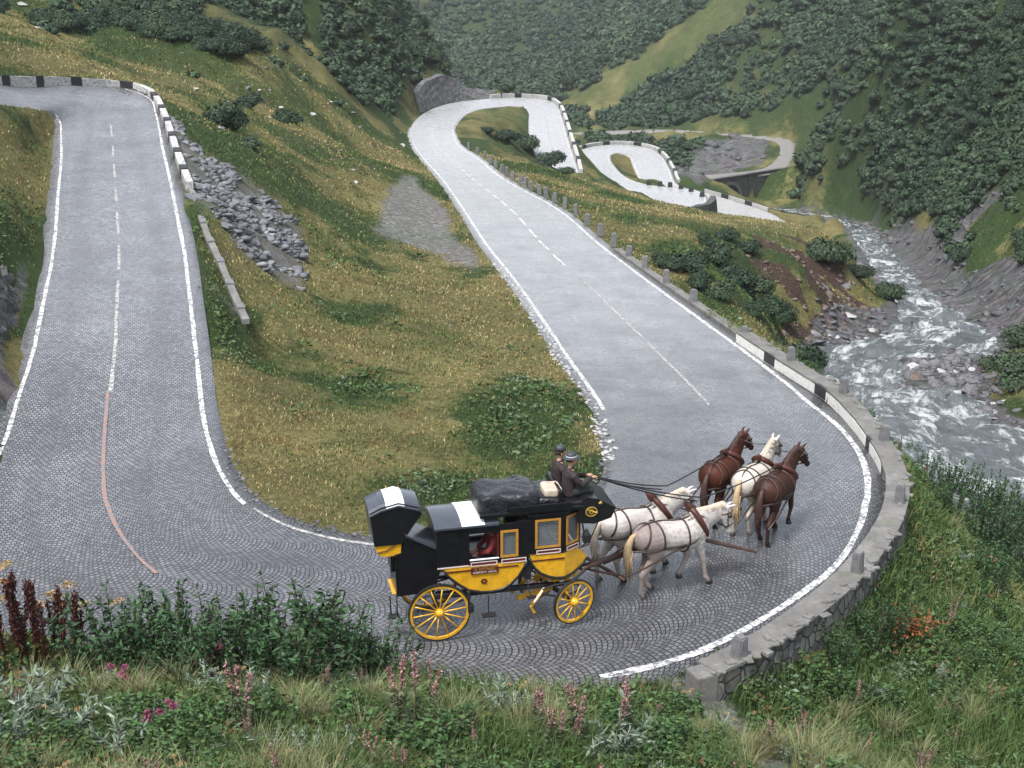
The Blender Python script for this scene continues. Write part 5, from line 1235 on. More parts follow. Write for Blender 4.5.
# ---- driver's box with leather apron
BM().box((2.86, 0, 3.0), (.5, 1.1, .16), None, .04).box((2.62, 0, 3.2), (.08, 1.1, .4), None, .03).build('box_seat', m_leather, coach)
ap = [(3.0, 2.5), (3.02, 3.02), (3.2, 3.16), (3.42, 3.1), (3.82, 2.82), (3.72, 2.56), (3.35, 2.44)]
BM().prism(ap, -.56, .56).build('footwell_apron', m_leather, coach)
BM().tube([(3.1, -.5, 2.5), (3.2, -.5, 1.9), (3.05, -.45, 1.75)], .018, 6).tube([(3.45, -.5, 2.45), (3.25, -.5, 1.9)], .016, 6).tube([(3.1, .5, 2.5), (3.2, .5, 1.9)], .018, 6).build('stay', m_iron, coach)
eb = BM(); eb.ring((3.28, -.575, 2.78), .13, .105, .02, 28); eb.ring((3.28, -.575, 2.78), .06, .04, .02, 20)
eb.tube([(3.17, -.58, 2.86), (3.28, -.58, 2.80), (3.40, -.58, 2.74)], [.01, .014, .03], 8).tube([(3.44, -.58, 2.98), (3.5, -.58, 3.02)], [.02, .04], 8).build('horn_emblem', m_gold, coach)
# ---- rear boot and the hooded conductor's seat
boot = [(-1.02, 2.06), (-1.0, .98), (-.12, 1.0), (.02, 1.5), (.02, 2.12), (-.74, 2.55), (-.86, 2.1)]
BM().prism(boot, -.46, .46).build('rear_boot', m_blk, coach)
vs = [(-.78, -.49, 2.61), (.02, -.49, 2.14), (.02, .49, 2.14), (-.78, .49, 2.61), (-.76, -.49, 2.54), (.02, -.49, 2.07), (.02, .49, 2.07), (-.76, .49, 2.54)]
BM().add(vs, [(0, 1, 2, 3), (4, 7, 6, 5), (0, 4, 5, 1), (1, 5, 6, 2), (2, 6, 7, 3), (3, 7, 4, 0)]).build('boot_lid', m_roof, coach)
BM().box((-1.05, -.1, 1.75), (.1, .5, .4), None, .03).build('boot_locker', m_blk, coach)
sb = [(-1.46, 2.36), (-1.4, 2.12), (-1.28, 2.03), (-.88, 2.03), (-.85, 2.36)]
BM().prism(sb, -.42, .42).build('seat_pan', m_yel, coach)
BM().tube([(-1.42, -.435, 2.16), (-1.2, -.435, 2.2), (-.98, -.435, 2.33)], .012, 6).build('seat_strap', m_trim, coach)
W2 = .45
side = [(-1.47, 2.34), (-1.56, 3.2), (-1.3, 3.33), (-.9, 3.42), (-.42, 3.26), (-.36, 3.1), (-.62, 2.72), (-.84, 2.34)]
hood = BM().prism(side[:1]+side[1:], -W2, W2); hood.build('hood', m_leather, coach)
# arched top of the hood, faceted like stretched leather, with its pale panel
def hood_top(xs, name, mat, dz=0.0, ex=.02):
    top_ = {-1.57: 3.2, -1.3: 3.33, -.9: 3.42, -.42: 3.26, -.345: 3.1}
    ks = sorted(top_); z_at = lambda x_: np.interp(x_, ks, [top_[k_] for k_ in ks]); V_ = []; n2 = 9
    for x_ in xs:
        for k in range(n2):
            a = -1+2*k/(n2-1); V_.append((x_, a*(W2+ex), z_at(x_)+dz+.09*(1-abs(a)**2.2)-(.05 if abs(a) > .99 else 0)))
    m2 = len(V_); low = [(x_, y_, z_-.04) for x_, y_, z_ in V_]; F_ = []
    for i in range(len(xs)-1):
        for k in range(n2-1):
            a_ = i*n2+k; F_.append((a_, a_+1, a_+n2+1, a_+n2)); F_.append((a_+m2, a_+n2+m2, a_+n2+1+m2, a_+1+m2))
    for i in range(len(xs)-1):
        for k in (0, n2-1): a_ = i*n2+k; F_.append((a_, a_+n2, a_+n2+m2, a_+m2))
    for k in range(n2-1):
        for i in (0, len(xs)-1): a_ = i*n2+k; F_.append((a_, a_+1, a_+1+m2, a_+m2))
    return BM().add(V_+low, F_).build(name, mat, coach)
hood_top([-1.57, -1.3, -.9, -.42, -.345], 'hood_top', m_roof)
hood_top([-1.18, -1.04, -.9, -.76], 'pale_hood_panel', m_palep, .012, .01)
BM().box((-.98, 0, .99), (.2, .7, .03), None, .01).build('footplate', m_yel, coach)
BM().tube([(-1.0, -.45, 1.0), (-1.0, -.47, .55)], .016, 6).tube([(-1.16, -.45, 1.0), (-1.14, -.47, .55)], .016, 6).box((-1.07, -.47, .54), (.24, .2, .03)).build('rear_step', m_iron, coach)
# pole from the fore carriage
PD = R(38)-HD   # direction of the wheel horses relative to the coach
m_dleather = simple('harness_leather', (.035, .02, .014), .45, .3, 20); m_pole = simple('dark_pole', (.05, .022, .014), .5, .3, 6)

def squash(z): return z if z < 1.2 else 1.2+(z-1.2)*.86
REAR = ('hood', 'pale_hood', 'seat_pan', 'seat_strap', 'rear_', 'boot_', 'footplate')
def walk(o):
    for c_ in o.children:
        yield c_; yield from walk(c_)
for c_ in list(walk(coach)):
    if c_.type != 'MESH': continue
    top_l = c_.parent
    if c_.parent.name.startswith('wheel') or c_.name.startswith(('fore_carriage', 'turntable', 'axle')): continue
    if c_.name.startswith('lettering'): c_.location.z = squash(c_.location.z); continue
    for v in c_.data.vertices: v.co.z = squash(v.co.z)
    if c_.name.startswith(REAR):
        for v in c_.data.vertices: v.co.x = v.co.x*.9+.06
# ---------------------------------------------------------------- horses
def coat_mat(name, c_hi, c_lo, leg, dapple=0.0, dcol=(.3, .27, .25), rump=None):
    m, t, b = nt(name); c = coords(t); s = N(t, 'ShaderNodeSeparateXYZ'); t.links.new(c, s.inputs[0])
    nz = noise(t, 2.2, 5, .6, c); fine = noise(t, 30, 3, .7, c)
    col = ramp(t, nz, [(.3, c_lo), (.7, c_hi)])
    if dapple:
        v = N(t, 'ShaderNodeTexVoronoi', i_Scale=11.0); t.links.new(c, v.inputs['Vector'])
        hind = ramp(t, math_(t, 'ADD', s.outputs[0], math_(t, 'MULTIPLY', nz, .3)), [(-0.0, 1.0), (.02, 1.0), (.6, 0.0)]) if False else None
        mm = math_(t, 'MULTIPLY', ramp(t, v.outputs[0], [(.25, 1.0), (.6, .0)]), dapple)
        col = mix(t, mm, col, dcol)
    if rump is not None:
        f = math_(t, 'MULTIPLY', math_(t, 'LESS_THAN', s.outputs[0], 99), ramp(t, math_(t, 'MULTIPLY', math_(t, 'ADD', math_(t, 'ADD', s.outputs[0], .35), math_(t, 'MULTIPLY', nz, -.2)), -3.0), [(0.0, 0.0), (.8, .85)]))
        col = mix(t, f, col, rump)
    lf = ramp(t, math_(t, 'ADD', s.outputs[2], math_(t, 'MULTIPLY', nz, .3)), [(.35, 1.0), (.95, 0.0)])
    col = mix(t, lf, col, leg); col = mix(t, .35, col, ramp(t, fine, [(.3, .7), (.7, 1.1)]), 'MULTIPLY')
    t.links.new(col, b.inputs['Base Color']); b.inputs['Roughness'].default_value = .55; b.inputs['Specular IOR Level'].default_value = .25
    bump(t, b, fine, .15, .01); return m
m_white1 = coat_mat('grey_coat_dappled', (.54, .5, .465), (.42, .385, .36), (.3, .24, .21), .5, (.24, .2, .19), (.2, .155, .145))
m_white2 = coat_mat('pale_grey_coat', (.56, .52, .48), (.45, .41, .38), (.33, .26, .22), .35, (.3, .27, .25))
m_white3 = coat_mat('white_coat', (.56, .52, .46), (.46, .42, .37), (.4, .33, .27))
m_bay1 = coat_mat('red_bay_coat', (.07, .016, .007), (.034, .008, .004), (.016, .006, .004)); m_bay2 = coat_mat('dark_chestnut_coat', (.05, .018, .011), (.026, .01, .007), (.028, .012, .009))
m_hoof = simple('hoof', (.03, .026, .023), .5, .3, 20); m_hair_w = simple('pale_hair', (.46, .39, .31), .7, .2, 30); m_hair_d = simple('dark_mane', (.04, .015, .01), .6, .3, 30)
m_tail_y = simple('sandy_tail', (.42, .3, .17), .7, .25, 25); m_collar = simple('collar_leather', (.06, .015, .009), .5, .3, 14); m_eye = simple('dark_eye', (.008, .007, .006), .15, .1, 5); m_brass = simple('brass', (.6, .42, .12), .35, .15, 20, .8)
def remesh(bm_, name, voxel, mat, parent=None, smooth_it=2):
    me = bpy.data.meshes.new('tmp'); me.from_pydata(bm_.v, [], bm_.f); me.update(); o = bpy.data.objects.new('tmp', me); COL.objects.link(o)
    md = o.modifiers.new('r', 'REMESH'); md.mode = 'VOXEL'; md.voxel_size = voxel; md.use_smooth_shade = True
    sm = o.modifiers.new('s', 'SMOOTH'); sm.iterations = smooth_it; sm.factor = .5
    dg = bpy.context.evaluated_depsgraph_get(); me2 = bpy.data.meshes.new_from_object(o.evaluated_get(dg)); bpy.data.objects.remove(o); me2.name = name
    return link_mesh(name, me2, mat, parent, True)
TX = [-.86, -.8, -.68, -.5, -.3, -.1, .15, .38, .55, .68, .76]
TC = [1.24, 1.25, 1.26, 1.265, 1.265, 1.22, 1.17, 1.17, 1.2, 1.2, 1.2]
TY = [.08, .2, .3, .34, .325, .335, .34, .3, .25, .18, .07]
TZ = [.1, .22, .31, .335, .33, .325, .34, .375, .35, .26, .12]
def surf(x_, a, k=1.03):
    cz, ry, rz_ = np.interp(x_, TX, TC), np.interp(x_, TX, TY), np.interp(x_, TX, TZ); return Vector((x_, math.sin(a)*ry*k, cz+math.cos(a)*rz_*k))
def surf_z(x_, z_, s_, k=1.04):
    cz, ry, rz_ = np.interp(x_, TX, TC), np.interp(x_, TX, TY), np.interp(x_, TX, TZ); q_ = max(0, 1-((z_-cz)/(rz_*1.0))**2)
    return Vector((x_, s_*max(ry*k*math.sqrt(q_), .03), z_))
def make_horse(label, loc, yaw, mat, mane_mat, tail_mat, legs, neck=0.0, head_yaw=0.0, nod=0.0, scale=1.1, stretch=1.0, group='horses drawing the coach', sock=False):
    root = empty('horse', loc, yaw); root.scale = (scale*stretch, scale, scale); tag(root, label, 'horse', group)
    b_ = BM(); b_.tube([(x_, 0, z_) for x_, z_ in zip(TX, TC)], TZ, 20, TY)
    # neck and head, with the head turning about the vertical through the neck base
    def nk(x_, z_, k):
        kk_ = .86 if x_ > .6 else .95; dx2, dz2 = (x_-.55)*kk_, (z_-1.3)*kk_; ca, sa = math.cos(neck), math.sin(neck); x2 = .55+dx2*ca-dz2*sa; z2 = 1.3+dx2*sa+dz2*ca; yy = math.sin(head_yaw*k)*(x2-.5); x2 = .5+(x2-.5)*math.cos(head_yaw*k); return Vector((x2, yy, z2))
    npts = [nk(.38, 1.28, 0), nk(.56, 1.42, .1), nk(.72, 1.58, .35), nk(.86, 1.74, .6), nk(.96, 1.88, .85), nk(1.0, 1.94, 1)]
    b_.tube(npts, [.34, .3, .24, .19, .15, .11], 18, [.2, .165, .125, .1, .09, .08])
    poll = npts[-2]; hd = (nk(1.2, 1.7, 1)-nk(.99, 1.92, 1)).normalized(); hd = Vector((hd.x, hd.y, hd.z-.12-nod)).normalized()
    hp = [poll-hd*.04+Vector((0, 0, .02)), poll+hd*.08, poll+hd*.2, poll+hd*.33, poll+hd*.46, poll+hd*.56, poll+hd*.61]
    b_.tube(hp, [.075, .125, .14, .105, .075, .072, .04], 16, [.07, .1, .095, .07, .055, .06, .035])
    side_v = hd.cross(Vector((0, 0, 1))).normalized(); upv = side_v.cross(hd).normalized()
    for s_ in (-1, 1):
        e0_ = poll+side_v*s_*.055+upv*.07-hd*.02; b_.tube([e0_, e0_+upv*.08+side_v*s_*.02-hd*.01, e0_+upv*.18+side_v*s_*.025+hd*.01], [.03, .034, .006], 8)
        b_.tube([poll+hd*.17+side_v*s_*.085+upv*.05, poll+hd*.21+side_v*s_*.082+upv*.048], .024, 8)
    hoofs = []
    for fr_, s_, a, lift in legs:                     # fr_: 1 fore, 0 hind; a: stride offset of the foot; lift of the foot
        if fr_:
            J = [(.48, .12, 1.2, .15, .1), (.46, .15, 1.0, .12, .095), (.45, .155, .84, .08, .065), (.48, .15, .52, .056, .05), (.475, .15, .46, .045, .042), (.47, .15, .2, .036, .033), (.47, .15, .14, .046, .042), (.5, .15, .07, .04, .045), (.52, .15, .04, .05, .055)]
        else:
            J = [(-.5, .13, 1.2, .24, .13), (-.47, .16, 1.02, .2, .12), (-.48, .165, .82, .125, .085), (-.62, .15, .62, .07, .055), (-.69, .145, .52, .068, .05), (-.68, .145, .42, .045, .04), (-.66, .145, .2, .038, .035), (-.65, .145, .14, .048, .043), (-.61, .145, .07, .042, .046), (-.59, .145, .04, .05, .055)]
        pts = []; r1 = []; r2 = []
        for (x_, y_, z_, q1, q2) in J:
            w1 = min(1, max(0, (1.1-z_)/1.05)); z2 = z_+lift*max(0, (0.6-z_)/.6)**1.0 + (abs(a)*.05*w1)
            kn = .22*lift*4*math.exp(-((z_-.5)/.22)**2)*(1 if fr_ else .4); back = -lift*1.0*max(0, (.45-z_)/.45)
            pts.append(Vector((x_+a*w1+kn*.25+back, s_*y_, max(z2-abs(a)*.05*w1, .035)))); r1.append(q1*1.15); r2.append(q2*1.15)
        b_.tube(pts, r1, 12, r2, up=(1, 0, 0)); hoofs.append((pts[-1], pts[-2], lift))
    body = remesh(b_, 'body', .018, mat, root, 3)
    for h_, p_, lf_ in hoofs:
        d_ = Vector((.06, 0, -.02)) if lf_ < .05 else (h_-p_).normalized()*.05
        BM().tube([h_+Vector((-.015, 0, .045)), h_+d_*.3+Vector((0, 0, .0)), h_+d_*.5+Vector((0, 0, -.045 if lf_ < .05 else -.03))], [.052, .062, .07], 12, up=(1, 0, 0)).build('hoof', m_hoof, root, True)
    tl = BM(); g = random.Random(int(abs(loc[0])*100)); tl.tube([(-.8, 0, 1.44), (-.9, .0, 1.38), (-.97, .01, 1.2), (-.99, .02, .95), (-.96, .03, .7), (-.97, .03, .48)], [.035, .05, .075, .085, .07, .015], 12, [.03, .05, .07, .085, .07, .015])
    for _ in range(26):
        a0 = g.uniform(0, 6.28); rr2 = g.uniform(.03, .075); q0 = Vector((-.96+math.cos(a0)*rr2, math.sin(a0)*rr2, g.uniform(.8, 1.15)))
        tl.tube([q0, q0+Vector((g.uniform(-.04, .03), g.uniform(-.03, .03), -.25)), q0+Vector((g.uniform(-.07, .05), g.uniform(-.05, .05), -.5+g.uniform(-.1, .12)))], [.012, .01, .003], 5)
    tl.build('tail', tail_mat, root, True)
    mn = BM()
    for i in range(34):
        f_ = i/33*(len(npts)-2)+.6; k0 = min(int(f_), len(npts)-2); u_ = f_-k0; p0 = npts[k0].lerp(npts[k0+1], min(u_, 1)); rr2 = [.34, .3, .24, .19, .15, .11][k0]*(1-u_)+[.34, .3, .24, .19, .15, .11][k0+1]*u_
        dn2 = (npts[min(k0+1, 5)]-npts[k0]).normalized(); sd2 = dn2.cross(Vector((0, 0, 1))).normalized(); up2 = sd2.cross(dn2).normalized(); tp = p0+up2*rr2*.97
        sgn = -1; mn.tube([tp, tp+up2*.03+sd2*.035, tp+sd2*g.uniform(.08, .12)-up2*g.uniform(.08, .16)], [.02, .022, .005], 5)
    mn.tube([poll+upv*.1, poll+upv*.1+hd*.1, poll+upv*.075+hd*.2], [.03, .03, .006], 6); mn.build('mane', mane_mat, root, True)
    ey = BM()
    for s_ in (-1, 1): ey.tube([poll+hd*.175+side_v*s_*.098+upv*.052, poll+hd*.205+side_v*s_*.098+upv*.05], .014, 8)
    ey.build('eyes', m_eye, root, True)
    # harness
    cb = BM(); nd = (npts[2]-npts[0]).normalized(); c0 = npts[1].lerp(npts[0], .35); sdv = nd.cross(Vector((0, 0, 1))).normalized(); upn = sdv.cross(nd).normalized()
    pts = [c0+sdv*math.sin(a)*(.225)+upn*math.cos(a)*.36-nd*(.05*math.cos(a)) for a in np.linspace(0, 2*math.pi, 25)]; cb.tube(pts, .062, 10, cap=False)
    cb.tube([c0+upn*.33-nd*.05, c0+upn*.43-nd*.08, c0+upn*.6-nd*.14], [.09, .085, .02], 8, [.075, .06, .015]); cb.build('collar', m_collar, root, True)
    ham = BM(); ham.tube([p_+nd*.03+(p_-c0).normalized()*.035 for p_ in pts[2:-2]], .013, 6); ham.build('hames', m_brass, root, True)
    hs = BM(); W_ = .020
    def strap(pp, w_=W_): hs.tube(pp, w_*.95, 5)
    for xt, xb in ((.18, .14), (-.42, -.36)): 
        lim = math.pi if xt > 0 else 2.2
        strap([surf(xt+(xb-xt)*abs(a)/lim, a) for a in np.linspace(-lim, lim, 26)])
    strap([surf(-.56-.1*abs(a), a) for a in np.linspace(-1.9, 1.9, 20)])
    strap([surf(x_, 0) for x_ in np.linspace(.42, -.84, 16)])
    hz = 1.08
    ring_ = [surf_z(x_, hz+.02*(x_+.8), -1) for x_ in np.linspace(.1, -.78, 12)] + [Vector((-.90, -.08, hz)), Vector((-.915, 0, hz)), Vector((-.90, .08, hz))] + [surf_z(x_, hz+.02*(x_+.8), 1) for x_ in np.linspace(-.78, .1, 12)]
    strap(ring_, .024)
    for s_ in (-1, 1):
        strap([c0+sdv*s_*-.22-upn*.1, Vector((.3, s_*.31, 1.1)), Vector((-.2, s_*.33, 1.0)), Vector((-.8, s_*.36, .82)), Vector((-1.3, s_*.36, .72))], .022)
    hs.build('harness_straps', m_dleather, root, True)
    br_ = BM()
    for k_, rr2, r3 in ((.40, .1, .068), (.10, .135, .105)):
        c1 = poll+hd*k_; br_.tube([c1+side_v*math.sin(a)*r3+upv*math.cos(a)*rr2 for a in np.linspace(0, 2*math.pi, 17)], .011, 5, cap=False)
    for s_ in (-1, 1):
        br_.tube([poll+side_v*s_*.09+upv*.04+hd*.04, poll+side_v*s_*.1+hd*.2, poll+side_v*s_*.07+hd*.42-upv*.02], .011, 5); br_.box(poll+side_v*s_*.112+hd*.15+upv*.05, (.02, .02, .02))
        br_.tube([poll+side_v*s_*.10+hd*.12+upv*.045, poll+side_v*s_*.13+hd*.2+upv*.045], [.045, .035], 8)
        br_.tube([poll+side_v*s_*.065+hd*.46-upv*.03, c0+sdv*s_*-.17+upn*.25, surf(.25, s_*.3), ], .009, 5)
    br_.build('bridle', m_dleather, root, True)
    return root
def horse_at(rear_px, front_px, label, *a, fwd=.70, yaw=None, **k):
    r0 = on_road(*rear_px); f0 = on_road(*front_px); y_ = math.atan2(f0[1]-r0[1], f0[0]-r0[0]) if yaw is None else yaw
    x_, yy = r0[0]+math.cos(y_)*fwd, r0[1]+math.sin(y_)*fwd; z = float(lookup(rz, x_, yy)); return make_horse(label, (x_, yy, z), y_, *a, **k), y_
LG1 = [(1, -1, .22, .0), (1, 1, -.16, .12), (0, -1, -.12, 0), (0, 1, .2, 0)]
LG2 = [(1, -1, -.2, .05), (1, 1, .22, 0), (0, -1, .2, 0.03), (0, 1, -.2, 0)]
LG3 = [(1, -1, .1, .16), (1, 1, -.12, 0), (0, -1, -.12, .02), (0, 1, .14, 0)]
LG4 = [(1, -1, -.1, 0), (1, 1, .15, .1), (0, -1, .1, 0), (0, 1, -.16, .05)]
LG5 = [(1, -1, .18, .0), (1, 1, -.1, .08), (0, -1, -.04, .0), (0, 1, .12, 0)]
h1, yw1 = horse_at((642, 594), (691, 575.5), 'dappled grey horse nearest the viewer beside the pole, with a brownish rump', m_white1, m_hair_w, m_tail_y, LG1, yaw=R(28), fwd=.8, stretch=1.12, neck=-.40, head_yaw=-.25, nod=.75)
h2, yw2 = horse_at((608, 581), (657, 562.5), 'pale grey horse on the far side of the dappled one, in front of the coach', m_white2, m_hair_w, m_hair_w, LG2, yaw=R(29), fwd=.8, stretch=1.1, neck=-.28, head_yaw=-.2, nod=.35)
h3, yw3 = horse_at((763, 544), (784, 525), 'dark brown lead horse nearest the parapet, head turned to the right', m_bay2, m_hair_d, m_hair_d, LG3, yaw=R(58), neck=.0, head_yaw=-.35, nod=.0)
h4, yw4 = horse_at((741, 535), (762, 516), 'white horse with sandy tail between the two brown lead horses', m_white3, m_hair_w, m_tail_y, LG4, yaw=yw3, neck=.0, head_yaw=-.12)
h5, yw5 = horse_at((709, 527), (730, 509), 'reddish brown lead horse on the left, farthest from the parapet', m_bay1, m_hair_d, m_hair_d, LG5, yaw=yw3, neck=.04, head_yaw=-.25)
def wp(o, v): return Matrix.LocRotScale(o.location, o.rotation_euler, o.scale) @ Vector(v)
# pole, swingletrees and reins
p0 = wp(coach, (3.1, 0, .95)); p1 = (wp(h1, (.75, .42, .95))+wp(h2, (.75, -.42, .95)))/2; p1b = wp(h1, (1.0, -.1, .92)); 
inv = Matrix.LocRotScale(coach.location, coach.rotation_euler, coach.scale).inverted()
BM().tube([inv @ p0, inv @ p1], [.055, .04], 10).build('pole', m_pole, coach, True)
sw = BM()
a0, a1 = wp(h2, (-1.25, .3, .75)), wp(h1, (-1.3, -.45, .72)); sw.tube([inv @ a0, inv @ a1], .04, 8)
cc0 = wp(coach, (3.25, -.3, 1.05)); sw.tube([inv @ wp(coach, (3.15, -.35, 1.12)), inv @ wp(h1, (-.95, .15, .98))], .05, 8); sw.tube([inv @ wp(coach, (3.2, 0, .98)), inv @ wp(h1, (-1.25, -.3, .72))], .03, 8); sw.build('swingletree', m_pole, coach, True)
q0 = wp(h1, (1.0, .15, .95)); q1 = on_road(757, 552); q1 = Vector((q1[0], q1[1], q1[2]+.45)); qa = Vector(P(705, 540, .9)); qb = Vector(P(757, 552, .55))
BM().tube([qa, qa.lerp(qb, .5), qb], [.05, .045, .03], 8).build('draught_bar', m_pole)
tag(bpy.data.objects['draught_bar'], 'dark wooden bar reaching from the dappled grey horse\'s chest towards the lead horses', 'bar')
def rope(pts, r_, name, lab, cat, mat=m_dleather, sag=.06):
    out = []
    for a_, b2 in zip(pts[:-1], pts[1:]):
        for k in range(10): f_ = k/10; p_ = a_.lerp(b2, f_); p_.z -= sag*4*f_*(1-f_); out.append(p_)
    out.append(pts[-1]); o_ = BM().tube(out, r_, 6).build(name, mat, None, True); 
    if lab: tag(o_, lab, cat)
    return o_
# ---------------------------------------------------------------- people
m_skin = simple('skin', (.42, .23, .16), .55, .1, 12); m_bcoat = simple('dark_brown_coat', (.02, .012, .013), .75, .25, 9, bmp=.4); m_ccoat = simple('black_coat', (.012, .012, .015), .7, .3, 9, bmp=.4)
m_red = simple('red_jacket', (.2, .02, .025), .7, .25, 9, bmp=.4); m_beige = simple('beige_cloth', (.42, .36, .28), .8, .15, 9, bmp=.4); m_hat = simple('dark_felt_hat', (.03, .033, .04), .55, .2, 14); m_band = simple('pale_hat_band', (.45, .46, .48), .6, .1, 14)
m_hairb = simple('dark_hair', (.03, .018, .012), .7, .3, 30); m_white_c = simple('white_cloth', (.72, .72, .7), .7, .08, 10)
def person(label, parent_frame, loc, yaw, coat, arms='reins', hat=None, coat_skirt=True, hatmat=None, group=None):
    """seated figure: origin at the seat, facing +X; body is one mesh, clothing its children"""
    root = empty('person', tuple(wp(parent_frame, loc)), parent_frame.rotation_euler.z+yaw); tag(root, label, 'person', group)
    # limb layout
    sh = .2; hip = .1
    hands = {'reins': ((.52, -.09, .34), (.50, .10, .32)), 'lap': ((.36, -.08, .16), (.36, .09, .16))}[arms]
    b_ = BM()
    b_.tube([(0, 0, .02), (.0, 0, .15), (.01, 0, .3), (.02, 0, .45), (.02, 0, .55), (.03, 0, .6)], [.11, .115, .115, .12, .085, .06], 14, [.17, .15, .16, .18, .15, .07])
    b_.tube([(.02, 0, .56), (.04, 0, .64), (.05, 0, .7)], [.055, .052, .05], 10)
    b_.tube([(.06, 0, .655), (.07, 0, .69), (.065, 0, .75), (.055, 0, .81), (.05, 0, .865), (.05, 0, .885)], [.04, .085, .1, .105, .075, .02], 14, [.04, .062, .075, .078, .055, .02])
    b_.tube([(.15, 0, .765), (.185, 0, .735), (.16, 0, .725)], [.012, .016, .01], 6)             # nose
    for s_ in (-1, 1): b_.tube([(.05, s_*.076, .74), (.045, s_*.088, .765), (.05, s_*.078, .785)], .012, 6)
    for s_, hnd in zip((-1, 1), hands):
        el = (.17, s_*.27, .27); hx, hy, hz_ = hnd
        b_.tube([(.01, s_*.17, .5), (.03, s_*.215, .47), (.1, s_*.25, .36), el], [.06, .065, .052, .046], 10)
        b_.tube([el, ((el[0]+hx)/2, (el[1]+hy)/2, (el[2]+hz_)/2), (hx-.03, hy, hz_)], [.045, .038, .027], 10)
        b_.tube([(hx-.04, hy, hz_), (hx, hy, hz_), (hx+.05, hy, hz_-.005)], [.022, .03, .032], 10, [.026, .036, .038])
        for k, (l_, o_) in enumerate(((.07, -.03), (.082, -.01), (.077, .01), (.062, .029))):
            b_.tube([(hx+.045, hy+o_, hz_+.005), (hx+.045+l_*.55, hy+o_, hz_), (hx+.045+l_*.6, hy+o_, hz_-.035), (hx+.04+l_*.2, hy+o_, hz_-.045)], [.0105, .010, .0095, .008], 6)
        b_.tube([(hx-.01, hy-s_*.03, hz_), (hx+.025, hy-s_*.055, hz_-.01), (hx+.055, hy-s_*.045, hz_-.025)], [.013, .0115, .009], 6)
        b_.tube([(.02, s_*hip, .06), (.25, s_*.12, .08), (.44, s_*.13, .07)], [.085, .075, .055], 12); b_.tube([(.44, s_*.13, .07), (.46, s_*.13, -.15), (.44, s_*.13, -.36)], [.055, .052, .038], 12)
        b_.tube([(.42, s_*.13, -.4), (.5, s_*.13, -.41), (.58, s_*.135, -.42)], [.035, .036, .025], 10, [.036, .042, .036])
    body = remesh(b_, 'body', .0085, m_skin, root, 2)
    # coat: torso, sleeves, skirt over the legs
    c_ = BM(); c_.tube([(-.01, 0, -.0), (-.01, 0, .15), (.0, 0, .3), (.01, 0, .45), (.015, 0, .545), (.03, 0, .585)], [.15, .145, .14, .145, .11, .075], 18, [.21, .19, .19, .215, .185, .085])
    for s_, hnd in zip((-1, 1), hands):
        el = (.17, s_*.27, .27); hx, hy, hz_ = hnd
        c_.tube([(.0, s_*.15, .5), (.03, s_*.22, .475), (.1, s_*.255, .36), el, ((el[0]+hx)/2, (el[1]+hy)/2, (el[2]+hz_)/2), (hx-.045, hy, hz_)], [.085, .09, .075, .068, .058, .046], 12)
    trs = BM()
    for s_ in (-1, 1): trs.tube([(.0, s_*hip, .06), (.25, s_*.12, .085), (.45, s_*.13, .075), (.47, s_*.13, -.15), (.45, s_*.13, -.35)], [.11, .1, .085, .075, .062], 12)
    remesh(c_, 'coat', .014, coat, root, 3); remesh(trs, 'trousers', .014, m_ccoat, root, 2)
    cl = BM().tube([(.03, math.sin(a)*0, 0) for a in (0, 1)], .001, 3) if False else None
    BM().tube([(.03+math.cos(a)*.07, math.sin(a)*.075, .6+math.cos(a)*.015) for a in np.linspace(0, 6.283, 15)], .022, 8, cap=False).build('collar', coat, root, True)
    hr = BM().tube([(.03, 0, .74), (.035, 0, .8), (.045, 0, .865), (.045, 0, .9)], [.095, .112, .085, .03], 14, [.082, .086, .065, .02]); hr.build('hair', m_hairb, root, True)
    for s_ in (-1, 1): BM().tube([(.135, s_*.028, .775), (.15, s_*.028, .775)], .011, 8).build('eye', m_eye, root, True)
    BM().tube([(.146, -.025, .705), (.156, 0, .703), (.146, .025, .705)], .006, 6).build('mouth', m_trim, root, True)
    for s_ in (-1, 1): BM().tube([(.40, s_*.13, -.36), (.43, s_*.13, -.39), (.5, s_*.13, -.4), (.6, s_*.135, -.42)], [.05, .055, .046, .03], 10, [.05, .05, .05, .042]).build('shoe', m_iron, root, True)
    if hat:
        h_ = BM(); h_.tube([(.05, 0, .825), (.05, 0, .83), (.05, 0, .842)], [.19, .2, .185], 24, [.17, .18, .165]) if hat == 'brim' else None
        h_.tube([(.05, 0, .835), (.05, 0, .88), (.05, 0, .93), (.05, 0, .945)], [.118, .112, .1, .03], 20, [.1, .095, .085, .02]); ho = h_.build('hat', hatmat or m_hat, root, True)
        if hat == 'brim': BM().tube([(.05, 0, .845), (.05, 0, .87)], [.121, .119], 20, [.103, .101]).build('hat_band', m_band, ho, True)
    return root
DR = person('coachman in a dark brown coat and brimmed hat holding the reins on the box seat', coach, (2.9, -.14, 2.83), R(8), m_bcoat, 'reins', 'brim')
P2 = person('second rider in a brown coat and dark cap beside the coachman on the box seat', coach, (2.78, .3, 2.83), R(5), m_bcoat, 'lap', 'cap')
lg = BM()
lumpy(2.5, -.2, 3.0, .4, .5, .2, 5, 'tmpcloth', m_beige, .05)
o = bpy.data.objects['tmpcloth']; o.name = 'travel_blanket'; o.data.name = 'travel_blanket'
mw = Matrix.LocRotScale(coach.location, coach.rotation_euler, coach.scale)
for v in o.data.vertices: v.co = (mw @ v.co) - coach.location
o.parent = None; o.location = coach.location; tag(o, 'folded beige blanket behind the coachman on the luggage', 'blanket')
person('passenger in a red jacket visible through the open rear window', coach, (1.28, -.1, 1.5), R(180), m_red, 'lap', None)
